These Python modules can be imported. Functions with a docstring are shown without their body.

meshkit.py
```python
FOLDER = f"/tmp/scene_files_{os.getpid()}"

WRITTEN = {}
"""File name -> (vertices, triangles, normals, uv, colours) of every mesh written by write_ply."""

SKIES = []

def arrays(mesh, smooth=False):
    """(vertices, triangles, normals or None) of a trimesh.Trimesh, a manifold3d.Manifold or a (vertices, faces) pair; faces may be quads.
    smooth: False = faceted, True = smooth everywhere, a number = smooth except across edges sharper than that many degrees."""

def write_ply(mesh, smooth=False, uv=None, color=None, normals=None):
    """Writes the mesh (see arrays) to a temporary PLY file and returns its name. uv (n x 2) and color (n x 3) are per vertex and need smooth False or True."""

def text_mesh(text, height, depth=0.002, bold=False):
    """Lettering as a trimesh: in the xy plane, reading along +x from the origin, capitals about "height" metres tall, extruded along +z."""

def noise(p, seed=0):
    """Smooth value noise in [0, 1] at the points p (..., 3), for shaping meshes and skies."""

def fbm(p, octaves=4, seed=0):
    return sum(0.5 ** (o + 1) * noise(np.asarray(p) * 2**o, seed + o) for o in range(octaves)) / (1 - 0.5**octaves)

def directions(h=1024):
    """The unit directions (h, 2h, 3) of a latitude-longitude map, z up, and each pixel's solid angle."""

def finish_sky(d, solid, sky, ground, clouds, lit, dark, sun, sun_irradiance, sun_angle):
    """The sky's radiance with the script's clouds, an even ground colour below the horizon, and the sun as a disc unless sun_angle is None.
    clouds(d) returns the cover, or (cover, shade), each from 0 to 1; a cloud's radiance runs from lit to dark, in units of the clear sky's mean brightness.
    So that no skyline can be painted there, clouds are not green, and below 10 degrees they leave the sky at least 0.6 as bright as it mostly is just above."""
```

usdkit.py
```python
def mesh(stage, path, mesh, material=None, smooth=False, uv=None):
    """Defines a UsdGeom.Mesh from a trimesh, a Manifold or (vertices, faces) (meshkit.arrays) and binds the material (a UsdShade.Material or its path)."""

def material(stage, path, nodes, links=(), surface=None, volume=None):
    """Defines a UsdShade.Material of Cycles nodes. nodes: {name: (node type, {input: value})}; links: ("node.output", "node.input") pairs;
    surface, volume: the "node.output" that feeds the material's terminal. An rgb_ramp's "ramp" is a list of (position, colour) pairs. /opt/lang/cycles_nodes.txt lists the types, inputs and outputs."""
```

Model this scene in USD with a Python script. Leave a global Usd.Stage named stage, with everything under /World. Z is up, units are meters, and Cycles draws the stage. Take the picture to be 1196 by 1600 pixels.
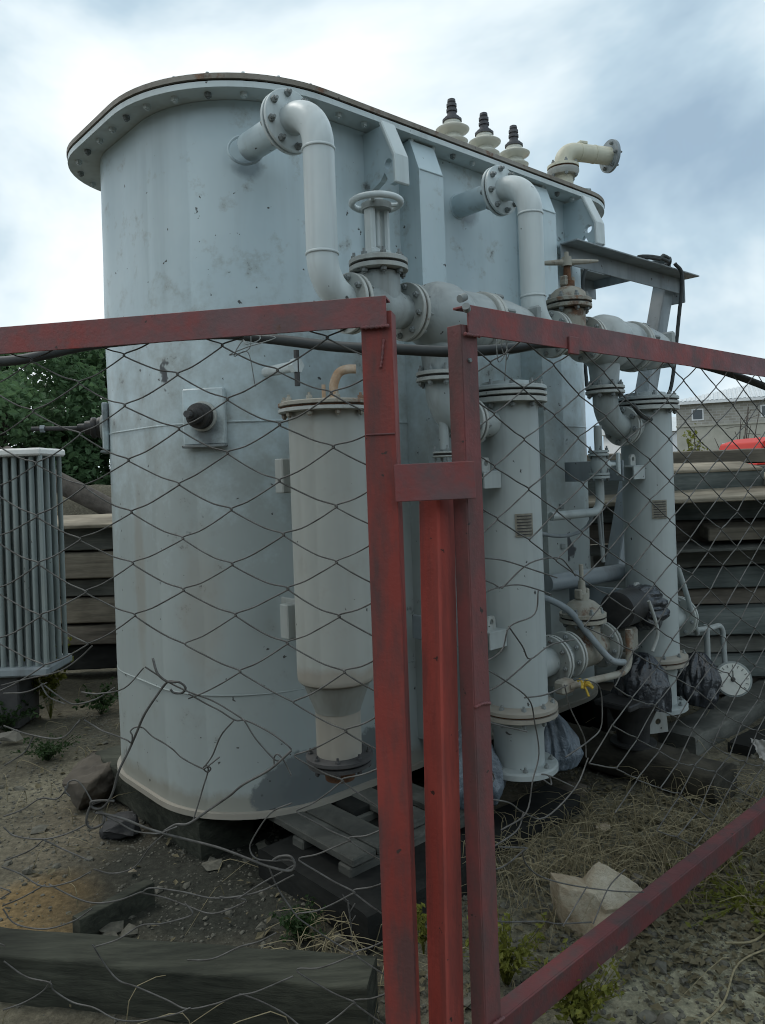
import math, random
import numpy as np, trimesh, usdkit, meshkit
from pxr import Usd, UsdGeom, UsdLux, UsdShade, Gf, Sdf, Vt
from shapely.geometry import box as sbox, Point, LineString, Polygon
PI = math.pi
rng = np.random.default_rng(7)
stage = Usd.Stage.CreateInMemory()
UsdGeom.SetStageUpAxis(stage, 'Z'); UsdGeom.SetStageMetersPerUnit(stage, 1.0)
UsdGeom.Xform.Define(stage, '/World'); UsdGeom.Scope.Define(stage, '/World/Looks')

# ------------------------------------------------------------------ camera, sky, sun
EYE = np.array([0, 0, 1.6]); ROLL = .0355; FPX = 1200.
cam = UsdGeom.Camera.Define(stage, '/World/camera')
cs, sn = math.cos(ROLL), math.sin(ROLL)
right, up, back = np.array([cs, 0, -sn]), np.array([sn, 0, cs]), np.array([0, -1, 0])
cam.AddTransformOp().Set(Gf.Matrix4d(*map(float, [*right, 0, *up, 0, *back, 0, *EYE, 1])))
HA = 24.0
cam.CreateHorizontalApertureAttr(HA); cam.CreateVerticalApertureAttr(HA*1024/765)
cam.CreateFocalLengthAttr(HA*FPX/1196)
cam.CreateVerticalApertureOffsetAttr(-62/1196*HA)
cam.CreateClippingRangeAttr(Gf.Vec2f(.05, 2000))
cam.CreateExposureAttr(0.25)

SUN_AZ, SUN_EL = math.radians(-60), math.radians(58)
sun_to = np.array([math.sin(SUN_AZ)*math.cos(SUN_EL), math.cos(SUN_AZ)*math.cos(SUN_EL), math.sin(SUN_EL)])
SKY_STRENGTH = .10
unit_sun = sun_to
dome = UsdLux.DomeLight.Define(stage, '/World/sky')
skymat = usdkit.material(stage, '/World/Looks/sky', {
    'sky': ('sky_texture', {'sky_type': 'single_scattering', 'sun_disc': False, 'sun_elevation': SUN_EL, 'sun_rotation': SUN_AZ, 'altitude': 200., 'air_density': 1., 'aerosol_density': 2., 'ozone_density': 1.}),
    'tc': ('texture_coordinate', {}),
    'map': ('mapping', {'scale': (1., 1., 1.7), 'location': (-1.6, 2.2, .9)}),
    'n1': ('noise_texture', {'scale': 1.7, 'detail': 7, 'roughness': .5, 'distortion': .3}),
    'n2': ('noise_texture', {'scale': 4.5, 'detail': 5, 'roughness': .5, 'distortion': .2}),
    'add': ('math', {'math_type': 'multiply_add', 'value2': .20}),
    'dot': ('vector_math', {'math_type': 'dot_product', 'vector2': tuple(unit_sun)}), 'glow': ('map_range', {'from_min': .15, 'from_max': .95, 'to_min': -.05, 'to_max': .075, 'clamp': True}), 'sum': ('math', {'math_type': 'add'}),
    'cover': ('rgb_ramp', {'ramp': [(.40, (.85,)*3), (.56, (.97,)*3), (1, (.98,)*3)]}),
    'tone': ('rgb_ramp', {'ramp': [(.45, (3.2, 4.4, 5.5)), (.54, (4.6, 5.95, 6.9)), (.62, (7.0, 8.0, 8.5)), (.72, (9.3, 9.8, 9.9)), (.84, (13., 13., 12.6))]}),
    'mix': ('mix_color', {'use_clamp': False}), 'bg': ('background_shader', {'strength': SKY_STRENGTH})},
    [('tc.generated', 'map.vector'), ('map.vector', 'n1.vector'), ('map.vector', 'n2.vector'), ('n2.fac', 'add.value1'), ('n1.fac', 'add.value3'), ('tc.generated', 'dot.vector1'), ('dot.value', 'glow.value'), ('glow.result', 'sum.value1'), ('add.value', 'sum.value2'),
     ('sum.value', 'cover.fac'), ('sum.value', 'tone.fac'), ('cover.color', 'mix.fac'), ('sky.color', 'mix.a'), ('tone.color', 'mix.b'), ('mix.result', 'bg.color')], surface='bg.background')
UsdShade.MaterialBindingAPI.Apply(dome.GetPrim()).Bind(skymat)
dome.GetPrim().SetCustomDataByKey('kind', 'structure')
sun = UsdLux.DistantLight.Define(stage, '/World/sun')
sun.CreateIntensityAttr(.22); sun.CreateAngleAttr(14.); sun.CreateColorAttr(Gf.Vec3f(1, .96, .9)); sun.CreateNormalizeAttr(True)
zx = sun_to; xx = np.cross([0, 0, 1], zx); xx /= np.linalg.norm(xx); yx = np.cross(zx, xx)
sun.AddTransformOp().Set(Gf.Matrix4d(*map(float, [*xx, 0, *yx, 0, *zx, 0, 0, 0, 50, 1])))

# ------------------------------------------------------------------ scene-graph helpers
taken = {}
def numbered(parent, name):
    k = (parent, name); n = taken.get(k, -1)+1; taken[k] = n
    return name if n == 0 else f'{name}_{n:03d}'
def tag(p, label=None, cat=None, group=None, kind=None):
    for k, v in (('label', label), ('category', cat), ('group', group), ('kind', kind)):
        if v: p.SetCustomDataByKey(k, v)
    return p
def thing(name, label, cat, loc=(0, 0, 0), group=None):
    path = '/World/'+numbered('/World', name)
    x = UsdGeom.Xform.Define(stage, path); x.AddTranslateOp().Set(Gf.Vec3d(*map(float, loc)))
    return tag(x.GetPrim(), label, cat, group)
bases = {}
def base_of(path):
    top = '/'.join(path.split('/')[:3])
    p = stage.GetPrimAtPath(top)
    if not p or not p.IsA(UsdGeom.Xform): return np.zeros(3)
    if top not in bases: bases[top] = np.array(UsdGeom.Xformable(p).GetLocalTransformation().ExtractTranslation())
    return bases[top]
class MB:
    """collects pieces into one mesh"""
    def __init__(s): s.v, s.f, s.n = [], [], 0
    def add(s, vf):
        v, f = (vf.vertices, vf.faces) if hasattr(vf, 'faces') else vf
        v, f = np.asarray(v, float), np.asarray(f, int)
        if f.shape[1] == 4: f = np.vstack([f[:, [0, 1, 2]], f[:, [0, 2, 3]]])
        s.v.append(v); s.f.append(f+s.n); s.n += len(v); return s
    def build(s, name, mat, parent=None, smooth=35):
        par = '/World' if parent is None else str(parent.GetPath())
        path = par+'/'+numbered(par, name)
        v = np.vstack(s.v); f = np.vstack(s.f)
        if parent is not None: v = v-base_of(par+'/x')
        m = usdkit.mesh(stage, path, (v, f), '/World/Looks/'+mat if isinstance(mat, str) else mat, smooth)
        return m.GetPrim()
def obj(vf, name, mat, parent=None, smooth=35): return MB().add(vf).build(name, mat, parent, smooth)
def unit(a): a = np.asarray(a, float); return a/np.linalg.norm(a)
def perp(d):
    d = unit(d); h = np.array([0, 0, 1.]) if abs(d[2]) < .9 else np.array([1., 0, 0])
    x = unit(np.cross(h, d)); return x, np.cross(d, x)
def lathe(o, axis, prof, seg=32):
    """prof: (distance along axis, radius); rings joined, ends closed"""
    o = np.asarray(o, float); d = unit(axis); x, y = perp(d)
    t = np.arange(seg)*2*PI/seg; ring = np.cos(t)[:, None]*x+np.sin(t)[:, None]*y
    v = np.vstack([o+d*h+ring*r for h, r in prof]); f = []
    k = np.arange(seg); k2 = (k+1) % seg
    for i in range(len(prof)-1): f.append(np.stack([i*seg+k, i*seg+k2, (i+1)*seg+k2, (i+1)*seg+k], 1))
    f = np.vstack(f); f = np.vstack([f[:, [0, 1, 2]], f[:, [0, 2, 3]]])
    n = len(v); v = np.vstack([v, o+d*prof[0][0], o+d*prof[-1][0]]); b = (len(prof)-1)*seg
    f = np.vstack([f, np.stack([k2, k, np.full(seg, n)], 1), np.stack([b+k, b+k2, np.full(seg, n+1)], 1)])
    return v, f
def cyl(p, q, r, seg=24, c=.0):
    p, q = np.asarray(p, float), np.asarray(q, float); L = np.linalg.norm(q-p)
    return lathe(p, q-p, [(0, r-c), (c, r), (L-c, r), (L, r-c)] if c else [(0, r), (L, r)], seg)
def tube(path, r, seg=12, closed=False):
    P = np.asarray(path, float); n = len(P)
    T = np.gradient(P, axis=0) if not closed else np.roll(P, -1, 0)-np.roll(P, 1, 0)
    T /= np.maximum(np.linalg.norm(T, axis=1, keepdims=True), 1e-9)
    x, _ = perp(T[0]); X = []
    for t in T:
        x = x-t*(x@t); x = x/np.linalg.norm(x); X.append(x)
    X = np.array(X); Y = np.cross(T, X); a = np.arange(seg)*2*PI/seg
    R = np.broadcast_to(r, (n,))
    v = (P[:, None]+R[:, None, None]*(np.cos(a)[None, :, None]*X[:, None]+np.sin(a)[None, :, None]*Y[:, None])).reshape(-1, 3)
    k = np.arange(seg); k2 = (k+1) % seg; f = []
    for i in range(n if closed else n-1):
        j = (i+1) % n; f.append(np.stack([i*seg+k, i*seg+k2, j*seg+k2, j*seg+k], 1))
    f = np.vstack(f); f = np.vstack([f[:, [0, 1, 2]], f[:, [0, 2, 3]]])
    if not closed:
        m = len(v); v = np.vstack([v, P[0], P[-1]]); b = (n-1)*seg
        f = np.vstack([f, np.stack([k2, k, np.full(seg, m)], 1), np.stack([b+k, b+k2, np.full(seg, m+1)], 1)])
    return v, f
def curve(pts, per=8):
    """Catmull-Rom through the points"""
    P = np.asarray(pts, float); Q = np.vstack([2*P[0]-P[1], P, 2*P[-1]-P[-2]]); out = []
    t = np.linspace(0, 1, per, endpoint=False)[:, None]
    for i in range(len(P)-1):
        a, b, c, d = Q[i:i+4]
        out.append(.5*(2*b+(c-a)*t+(2*a-5*b+4*c-d)*t*t+(3*b-a-3*c+d)*t**3))
    return np.vstack(out+[P[-1:]])
def bend(p, d0, d1, R, n=12):
    """quarter-turn path from p heading d0 to heading d1"""
    d0, d1 = unit(d0), unit(d1); c = np.asarray(p)+d1*R; t = np.linspace(0, PI/2, n)
    return [c-d1*R*math.cos(a)+d0*R*math.sin(a) for a in t]
def block(c, ex, ey, ez, sx, sy, sz, ch=.0):
    """box with chamfered edges; c centre, e* axes, s* full sizes"""
    c = np.asarray(c, float); E = np.array([unit(ex), unit(ey), unit(ez)]); h = np.array([sx, sy, sz])/2
    if ch <= 0:
        b = trimesh.creation.box(); return c+(np.asarray(b.vertices)*2*h)@E, np.asarray(b.faces)
    ch = min(ch, h.min()*.9); P = []
    for s in np.ndindex(2, 2, 2):
        s = np.array(s)*2-1
        for k in range(3):
            q = h.copy()-ch; q[k] = h[k]; P.append(q*s)
    hu = trimesh.convex.convex_hull(np.array(P)); return c+np.asarray(hu.vertices)@E, np.asarray(hu.faces)
def prism(poly, o, ex, ey, ez, depth):
    """extrude a shapely polygon lying in (ex, ey) by depth along ez, starting at o"""
    m = trimesh.creation.extrude_polygon(poly, depth, engine='earcut')
    E = np.array([unit(ex), unit(ey), unit(ez)]); return np.asarray(o)+np.asarray(m.vertices)@E, np.asarray(m.faces) if np.linalg.det(E) > 0 else np.asarray(m.faces)[:, ::-1]
def bolt(p, d, r=.012, h=.018, thread=.0, both=None):
    """hex bolt; with both, a through bolt with a nut on the far side of a joint that thick"""
    pr = [(-both-h-thread*.5, r*.5), (-both-h, r*.5), (-both-h, r*.85), (-both-h*.8, r), (-both, r), (-both, r*.55), (0, r*.55), (0, r)] if both else [(-.002, r)]
    return lathe(p, d, pr+[(h*.8, r), (h, r*.85)]+([(h, r*.5), (h+thread, r*.5)] if thread else []), 6)
def bolts(parent, o, axis, rad, n, mat, r=.012, h=.018, both=None, ph=0., thread=.01, only=None):
    """hex bolts on a flange face, each a piece of its own"""
    x, y = perp(axis); o = np.asarray(o, float)
    for k in range(n):
        if only and not only(k): continue
        a = ph+k*2*PI/n; p = o+rad*(math.cos(a)*x+math.sin(a)*y); obj(bolt(p, axis, r, h, thread, both), 'bolt', mat, parent, 30)

# ------------------------------------------------------------------ materials
def mat(name, nodes, links, surface='p.BSDF', volume=None): usdkit.material(stage, '/World/Looks/'+name, nodes, links, surface=surface, volume=volume); return name
def weathered(name, a, b, dirt=(.06, .045, .03), rust=.0, chip=.0, rough=.5, grime=.35, streak=(9, 9, .7), spots=(), bump=.15, spec=.4, scale=1., bands=(), gl=.50):
    """paint with two tones, vertical streaks, rust blooms, chips and stains of a given place: spots = (centre, radii, colour, strength)"""
    N = {'g': ('geometry', {}), 'n1': ('noise_texture', {'scale': 2.2*scale, 'detail': 5, 'roughness': .6}), 'r1': ('rgb_ramp', {'ramp': [(.32, a), (.68, b)]}),
         'ms': ('mapping', {'scale': streak}), 'ns': ('noise_texture', {'scale': scale, 'detail': 6, 'roughness': .65}), 'rs': ('rgb_ramp', {'ramp': [(gl, (0,)*3), (gl+.22, (grime,)*3)]}),
         'm1': ('mix_color', {'b': dirt}),
         'nr': ('noise_texture', {'scale': 7*scale, 'detail': 8, 'roughness': .7}), 'rr': ('rgb_ramp', {'ramp': [(.70-rust, (0,)*3), (.78-rust, (.85,)*3)]}),
         'cr': ('noise_texture', {'scale': 30., 'detail': 4}), 'rc': ('rgb_ramp', {'ramp': [(.3, (.045, .02, .012)), (.7, (.22, .10, .045))]}),
         'm2': ('mix_color', {}), 'nc': ('noise_texture', {'scale': 24*scale, 'detail': 3, 'roughness': .5}), 'rk': ('rgb_ramp', {'ramp': [(.74-chip, (0,)*3), (.76-chip, (.9,)*3)]}),
         'm3': ('mix_color', {'b': (.03, .025, .022)}),
         'nb': ('noise_texture', {'scale': 55*scale, 'detail': 5, 'roughness': .6}), 'bp': ('bump', {'strength': bump, 'distance': .004}),
         'rro': ('rgb_ramp', {'ramp': [(.3, (rough-.12,)*3), (.7, (rough+.15,)*3)]}),
         'p': ('principled_bsdf', {'specular_ior_level': spec})}
    L = [('g.position', x+'.vector') for x in ('n1', 'ms', 'nr', 'cr', 'nc', 'nb')]
    L += [('ms.vector', 'ns.vector'), ('n1.fac', 'r1.fac'), ('ns.fac', 'rs.fac'), ('rs.color', 'm1.fac'), ('r1.color', 'm1.a')]
    cur = 'm1.result'
    for i, (z0, z1, col, st) in enumerate(bands):      # height bands with a ragged edge, for rust and for shade put into colour
        k = f'b{i}'
        N.update({k+'s': ('separate_xyz', {}), k+'r': ('map_range', {'from_min': z1, 'from_max': z0, 'to_min': 0., 'to_max': 1., 'clamp': True}), k+'a': ('math', {'math_type': 'multiply_add', 'value2': 1.1}),
                  k+'c': ('rgb_ramp', {'ramp': [(.62, (0,)*3), (1, (st,)*3)]}), k+'x': ('mix_color', {'b': col})})
        L += [('g.position', k+'s.vector'), (k+'s.z', k+'r.value'), ('nr.fac', k+'a.value1'), (k+'r.result', k+'a.value3'), (k+'a.value', k+'c.fac'), (k+'c.color', k+'x.fac'), (cur, k+'x.a')]
        cur = k+'x.result'
    for i, (c, rad, col, st) in enumerate(spots):
        s = 1/np.asarray(rad, float); k = f's{i}'
        N.update({k+'m': ('mapping', {'scale': s, 'location': -np.asarray(c)*s}), k+'g': ('gradient_texture', {'gradient_type': 'spherical'}),
                  k+'a': ('math', {'math_type': 'multiply_add', 'value2': .8}), k+'r': ('rgb_ramp', {'ramp': [(.52, (0,)*3), (.52+(.03 if st > .95 else .09 if st >= .9 else .35), (min(st, .96),)*3)]}), k+'x': ('mix_color', {'b': col})})
        L += [('g.position', k+'m.vector'), (k+'m.vector', k+'g.vector'), (('n1' if st > .95 else 'nr')+'.fac', k+'a.value1'), (k+'g.fac', k+'a.value3'), (k+'a.value', k+'r.fac'), (k+'r.color', k+'x.fac'), (cur, k+'x.a')]
        cur = k+'x.result'
    L += [(cur, 'm2.a'), ('nr.fac', 'rr.fac'), ('rr.color', 'm2.fac'), ('cr.fac', 'rc.fac'), ('rc.color', 'm2.b'), ('m2.result', 'm3.a'), ('nc.fac', 'rk.fac'), ('rk.color', 'm3.fac'),
          ('m3.result', 'p.base_color'), ('nb.fac', 'bp.height'), ('bp.normal', 'p.normal'), ('ns.fac', 'rro.fac'), ('rro.color', 'p.roughness')]
    return mat(name, N, L)
def simple(name, a, b, rough=.6, scale=8., bump=.2, metallic=0., spec=.4, dist=.004):
    return mat(name, {'g': ('geometry', {}), 'n': ('noise_texture', {'scale': scale, 'detail': 6, 'roughness': .65}), 'r': ('rgb_ramp', {'ramp': [(.3, a), (.7, b)]}), 'nb': ('noise_texture', {'scale': scale*6, 'detail': 4}),
        'bp': ('bump', {'strength': bump, 'distance': dist}), 'p': ('principled_bsdf', {'roughness': rough, 'metallic': metallic, 'specular_ior_level': spec})},
        [('g.position', 'n.vector'), ('g.position', 'nb.vector'), ('n.fac', 'r.fac'), ('r.color', 'p.base_color'), ('nb.fac', 'bp.height'), ('bp.normal', 'p.normal')])
def island(name, cols, rough=.8, trans=0., bump=.3):
    """each loose piece of the mesh takes its own tone"""
    N = {'g': ('geometry', {}), 'r': ('rgb_ramp', {'ramp': cols}), 'n': ('noise_texture', {'scale': 60., 'detail': 4}), 'v': ('rgb_ramp', {'ramp': [(.3, (.65,)*3), (.7, (1.1,)*3)]}), 'm': ('mix_color', {'blend_type': 'multiply', 'fac': 1.}),
         'bp': ('bump', {'strength': bump, 'distance': .003}), 'p': ('principled_bsdf', {'roughness': rough, 'specular_ior_level': .25})}
    L = [('g.random_per_island', 'r.fac'), ('g.position', 'n.vector'), ('n.fac', 'v.fac'), ('r.color', 'm.a'), ('v.color', 'm.b'), ('m.result', 'p.base_color'), ('n.fac', 'bp.height'), ('bp.normal', 'p.normal')]
    if trans:
        N.update({'t': ('translucent_bsdf', {}), 'x': ('mix_closure', {'fac': trans})}); L += [('r.color', 't.color'), ('p.BSDF', 'x.closure1'), ('t.BSDF', 'x.closure2')]
        return mat(name, N, L, surface='x.closure')
    return mat(name, N, L)
def wood(name, a, b, axis_scale, rough=.85, bump=.6):
    """weathered timber: grain stretched along the piece, cracks, grey and dark blotches"""
    return mat(name, {'tc': ('geometry', {}), 'mp': ('mapping', {'scale': axis_scale}), 'n': ('noise_texture', {'scale': 1., 'detail': 8, 'roughness': .7, 'distortion': .4}), 'r': ('rgb_ramp', {'ramp': [(.28, a), (.5, tuple(.55*x+.45*y for x, y in zip(a, b))), (.72, b)]}),
        'n2': ('noise_texture', {'scale': 3., 'detail': 5}), 'r2': ('rgb_ramp', {'ramp': [(.35, (.55,)*3), (.65, (1.,)*3)]}), 'm': ('mix_color', {'blend_type': 'multiply', 'fac': 1.}),
        'bp': ('bump', {'strength': bump, 'distance': .008}), 'p': ('principled_bsdf', {'roughness': rough, 'specular_ior_level': .2})},
        [('tc.position', 'mp.vector'), ('mp.vector', 'n.vector'), ('tc.position', 'n2.vector'), ('n.fac', 'r.fac'), ('n2.fac', 'r2.fac'), ('r.color', 'm.a'), ('r2.color', 'm.b'), ('m.result', 'p.base_color'), ('n.fac', 'bp.height'), ('bp.normal', 'p.normal')])

# transformer frame: a along its long side, n outwards from that side, z up
TH = .8447; A2 = np.array([math.sin(TH), math.cos(TH)]); N2 = np.array([A2[1], -A2[0]]); O2 = np.array([-.2442, 3.1014])
def W(a, n, z): return np.array([*(O2+a*A2+n*N2), z])
AV, NV, ZV = np.array([*A2, 0]), np.array([*N2, 0]), np.array([0, 0, 1.])

BLUE_A, BLUE_B = (.45, .545, .575), (.51, .595, .615)
weathered('tank_paint', BLUE_A, BLUE_B, rust=.0, chip=.03, rough=.42, grime=.22, dirt=(.17, .19, .18), streak=(5, 5, .35), bump=.10,
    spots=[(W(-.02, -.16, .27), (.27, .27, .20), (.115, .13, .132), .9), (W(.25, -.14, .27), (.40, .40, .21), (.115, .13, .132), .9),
           (W(-.35, -.33, 1.80), (.10, .10, .13), (.05, .055, .06), .7), (W(-.37, -1.25, 1.95), (.13, .13, .20), (.05, .05, .055), .8),
           (W(-.38, -.40, 1.05), (.16, .16, .42), (.29, .25, .20), .3), (W(-.39, -.42, .80), (.045, .045, .30), (.31, .23, .17), .3), (W(-.42, -.84, 1.15), (.07, .07, .5), (.26, .24, .20), .5),
           (W(-.41, -.48, 2.07), (.018, .018, .012), (.05, .05, .05), 1.), (W(-.379, -.393, 2.056), (.022, .022, .014), (.05, .05, .05), 1.), (W(-.287, -.272, 2.083), (.026, .026, .011), (.05, .05, .05), 1.), (W(-.247, -.24, 2.021), (.022, .022, .022), (.04, .045, .05), 1.), (W(-.199, -.212, 1.998), (.018, .018, .018), (.04, .045, .05), 1.), (W(-.17, -.2, 2.88), (.10, .10, .07), (.16, .2, .23), .6), (W(1.14, -.17, 2.93), (.10, .10, .09), (.12, .14, .16), .6)],
    bands=[(.20, .315, (.20, .14, .06), .7), (.1, 2.6, (.24, .25, .225), .68)])  # low band is rust; tall band puts lower-tank shade into the colour
weathered('pipe_paint', (.48, .54, .54), (.55, .595, .59), rust=.01, chip=.01, rough=.42, grime=.3, dirt=(.2, .2, .18), bump=.12)
weathered('cooler_paint', (.32, .355, .35), (.385, .42, .41), rust=.02, chip=.02, rough=.45, grime=.35, dirt=(.2, .2, .19), streak=(14, 14, .5), bump=.12)
weathered('radiator_paint', (.19, .225, .22), (.27, .305, .295), rust=.05, chip=.02, rough=.5, grime=.5, dirt=(.12, .11, .09), bump=.2)
weathered('filter_paint', (.32, .335, .31), (.37, .38, .35), rust=.0, chip=.0, rough=.45, grime=.2, dirt=(.27, .25, .2), bump=.08, bands=[(.83, .92, (.2, .13, .07), .4)])
weathered('shaded_cone_paint', (.20, .21, .19), (.26, .265, .24), rust=.04, chip=.02, rough=.6, grime=.5, dirt=(.14, .12, .09), bump=.2)  # canister paint darkened: shade on the downward cone put into the colour
weathered('valve_paint', (.27, .31, .31), (.36, .385, .375), rust=.04, chip=.02, rough=.55, grime=.5, dirt=(.13, .12, .1), bump=.35)
weathered('pump_paint', (.24, .275, .28), (.38, .41, .40), rust=.02, chip=.02, rough=.5, grime=.75, dirt=(.13, .145, .145), streak=(8, 8, 3), bump=.25)
weathered('flange_paint', (.33, .355, .34), (.42, .43, .40), rust=.06, chip=.03, rough=.55, grime=.5, dirt=(.15, .12, .09), bump=.3)
weathered('rusty_valve', (.27, .27, .23), (.33, .31, .26), rust=.16, chip=.03, rough=.7, grime=.5, dirt=(.15, .09, .05), bump=.5)
weathered('cream_pipe', (.52, .51, .40), (.60, .58, .47), rust=.03, chip=.01, rough=.5, grime=.3, dirt=(.3, .27, .2), bump=.2)
weathered('bolt_metal', (.16, .18, .185), (.24, .26, .25), rust=.10, chip=.05, rough=.6, grime=.5, bump=.3)
weathered('lid_edge', (.17, .145, .11), (.27, .25, .22), rust=.14, chip=.04, rough=.7, grime=.4, bump=.4)
simple('gasket', (.012, .011, .010), (.035, .03, .025), .8, 20)
simple('rust', (.05, .025, .015), (.16, .075, .035), .9, 30, .5)
simple('pale_rust', (.30, .16, .07), (.50, .42, .33), .8, 14, .4)
simple('porcelain', (.60, .60, .52), (.68, .68, .60), .18, 3, .02, spec=.6)
simple('dark_terminal', (.05, .05, .055), (.10, .10, .105), .5, 20, .2, metallic=.3)
simple('black_ceramic', (.012, .011, .010), (.03, .028, .026), .45, 20, .3)
simple('dark_steel', (.035, .035, .036), (.075, .072, .07), .6, 12, .3)
weathered('grey_steel', (.19, .225, .245), (.27, .30, .31), rust=.05, chip=.03, rough=.5, grime=.5, dirt=(.1, .1, .1), bump=.3)
weathered('red_paint', (.18, .032, .026), (.25, .048, .038), dirt=(.075, .042, .04), rust=.02, chip=.02, rough=.55, grime=.85, streak=(10, 10, 2.2), bump=.3, gl=.43, scale=1.5)
weathered('red_paint_dull', (.155, .085, .09), (.25, .036, .028), dirt=(.105, .08, .082), rust=.04, chip=.02, rough=.6, grime=.8, streak=(7, 7, 7), bump=.35, gl=.43, scale=1.5)
weathered('red_paint_stile', (.15, .058, .058), (.21, .055, .052), dirt=(.085, .058, .055), rust=.04, chip=.03, rough=.6, grime=.85, streak=(8, 8, 3), bump=.35, gl=.44, scale=1.5)
weathered('red_paint_dark', (.095, .030, .032), (.14, .032, .032), dirt=(.06, .045, .045), rust=.05, chip=.03, rough=.6, grime=.85, streak=(9, 9, 9), bump=.35, gl=.43, scale=1.5)
weathered('red_paint_bright', (.34, .062, .048), (.41, .080, .062), dirt=(.13, .05, .045), rust=.0, chip=.03, rough=.5, grime=.6, streak=(16, 16, 2), bump=.25, gl=.43, scale=1.5)
simple('wire', (.05, .047, .042), (.14, .137, .13), .55, 25, .3, metallic=.4)
simple('cable_rubber', (.022, .026, .026), (.045, .05, .05), .55, 9, .1)
simple('nameplate', (.16, .15, .12), (.30, .28, .23), .5, 40, .3, metallic=.3)
simple('dial', (.70, .72, .66), (.80, .81, .76), .35, 30, .05)
simple('plastic_sheet', (.008, .009, .011), (.018, .02, .024), .22, 6, .5, spec=.7, dist=.02)
simple('plastic_grey', (.05, .065, .08), (.16, .19, .22), .3, 9, .5, spec=.6, dist=.02)
simple('white_paint', (.62, .61, .58), (.74, .73, .70), .6, 9, .2)
simple('yellow_cloth', (.45, .30, .03), (.6, .42, .08), .8, 30, .2)
for k, (a, b) in enumerate([((.095, .098, .088), (.24, .232, .20)), ((.09, .08, .066), (.25, .215, .175)), ((.075, .092, .088), (.20, .215, .20)), ((.11, .095, .075), (.28, .245, .19))]):
    wood(f'timber_{"abcd"[k]}', a, b, (2.2, 26, 26))
wood('shade_black_timber', (.010, .011, .010), (.032, .033, .030), (6, 6, 20)); wood('kerb_timber', (.020, .023, .018), (.088, .092, .070), (2.5, 22, 30), .9, 1.)  # first material holds the shade under tank and skid as near-black colour
wood('timber_along_n', (.018, .018, .015), (.105, .095, .072), (7, 7, 20)); wood('pale_timber', (.22, .19, .14), (.42, .37, .29), (3, 24, 24)); wood('grey_board', (.075, .078, .07), (.17, .17, .15), (9, 9, 25))
simple('block_concrete', (.13, .12, .10), (.26, .24, .20), .9, 9, .6)
mat('limestone', {'g': ('geometry', {}), 'n': ('noise_texture', {'scale': 6., 'detail': 8, 'roughness': .7}), 'r': ('rgb_ramp', {'ramp': [(.28, (.16, .12, .075)), (.42, (.33, .27, .19)), (.6, (.46, .42, .33)), (.75, (.58, .55, .47))]}), 'n2': ('noise_texture', {'scale': 45., 'detail': 6, 'roughness': .7}), 'bp': ('bump', {'strength': .9, 'distance': .012}), 'p': ('principled_bsdf', {'roughness': .9, 'specular_ior_level': .2})},
    [('g.position', 'n.vector'), ('g.position', 'n2.vector'), ('n.fac', 'r.fac'), ('r.color', 'p.base_color'), ('n2.fac', 'bp.height'), ('bp.normal', 'p.normal')])
simple('bark', (.04, .034, .028), (.11, .095, .08), .9, 14, .6)
simple('black_iron', (.010, .010, .010), (.03, .029, .028), .5, 14, .4)
simple('brown_block', (.045, .038, .03), (.10, .085, .066), .9, 9, .6)
simple('black_rubber_lump', (.01, .01, .011), (.03, .03, .03), .7, 12, .5)

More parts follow.
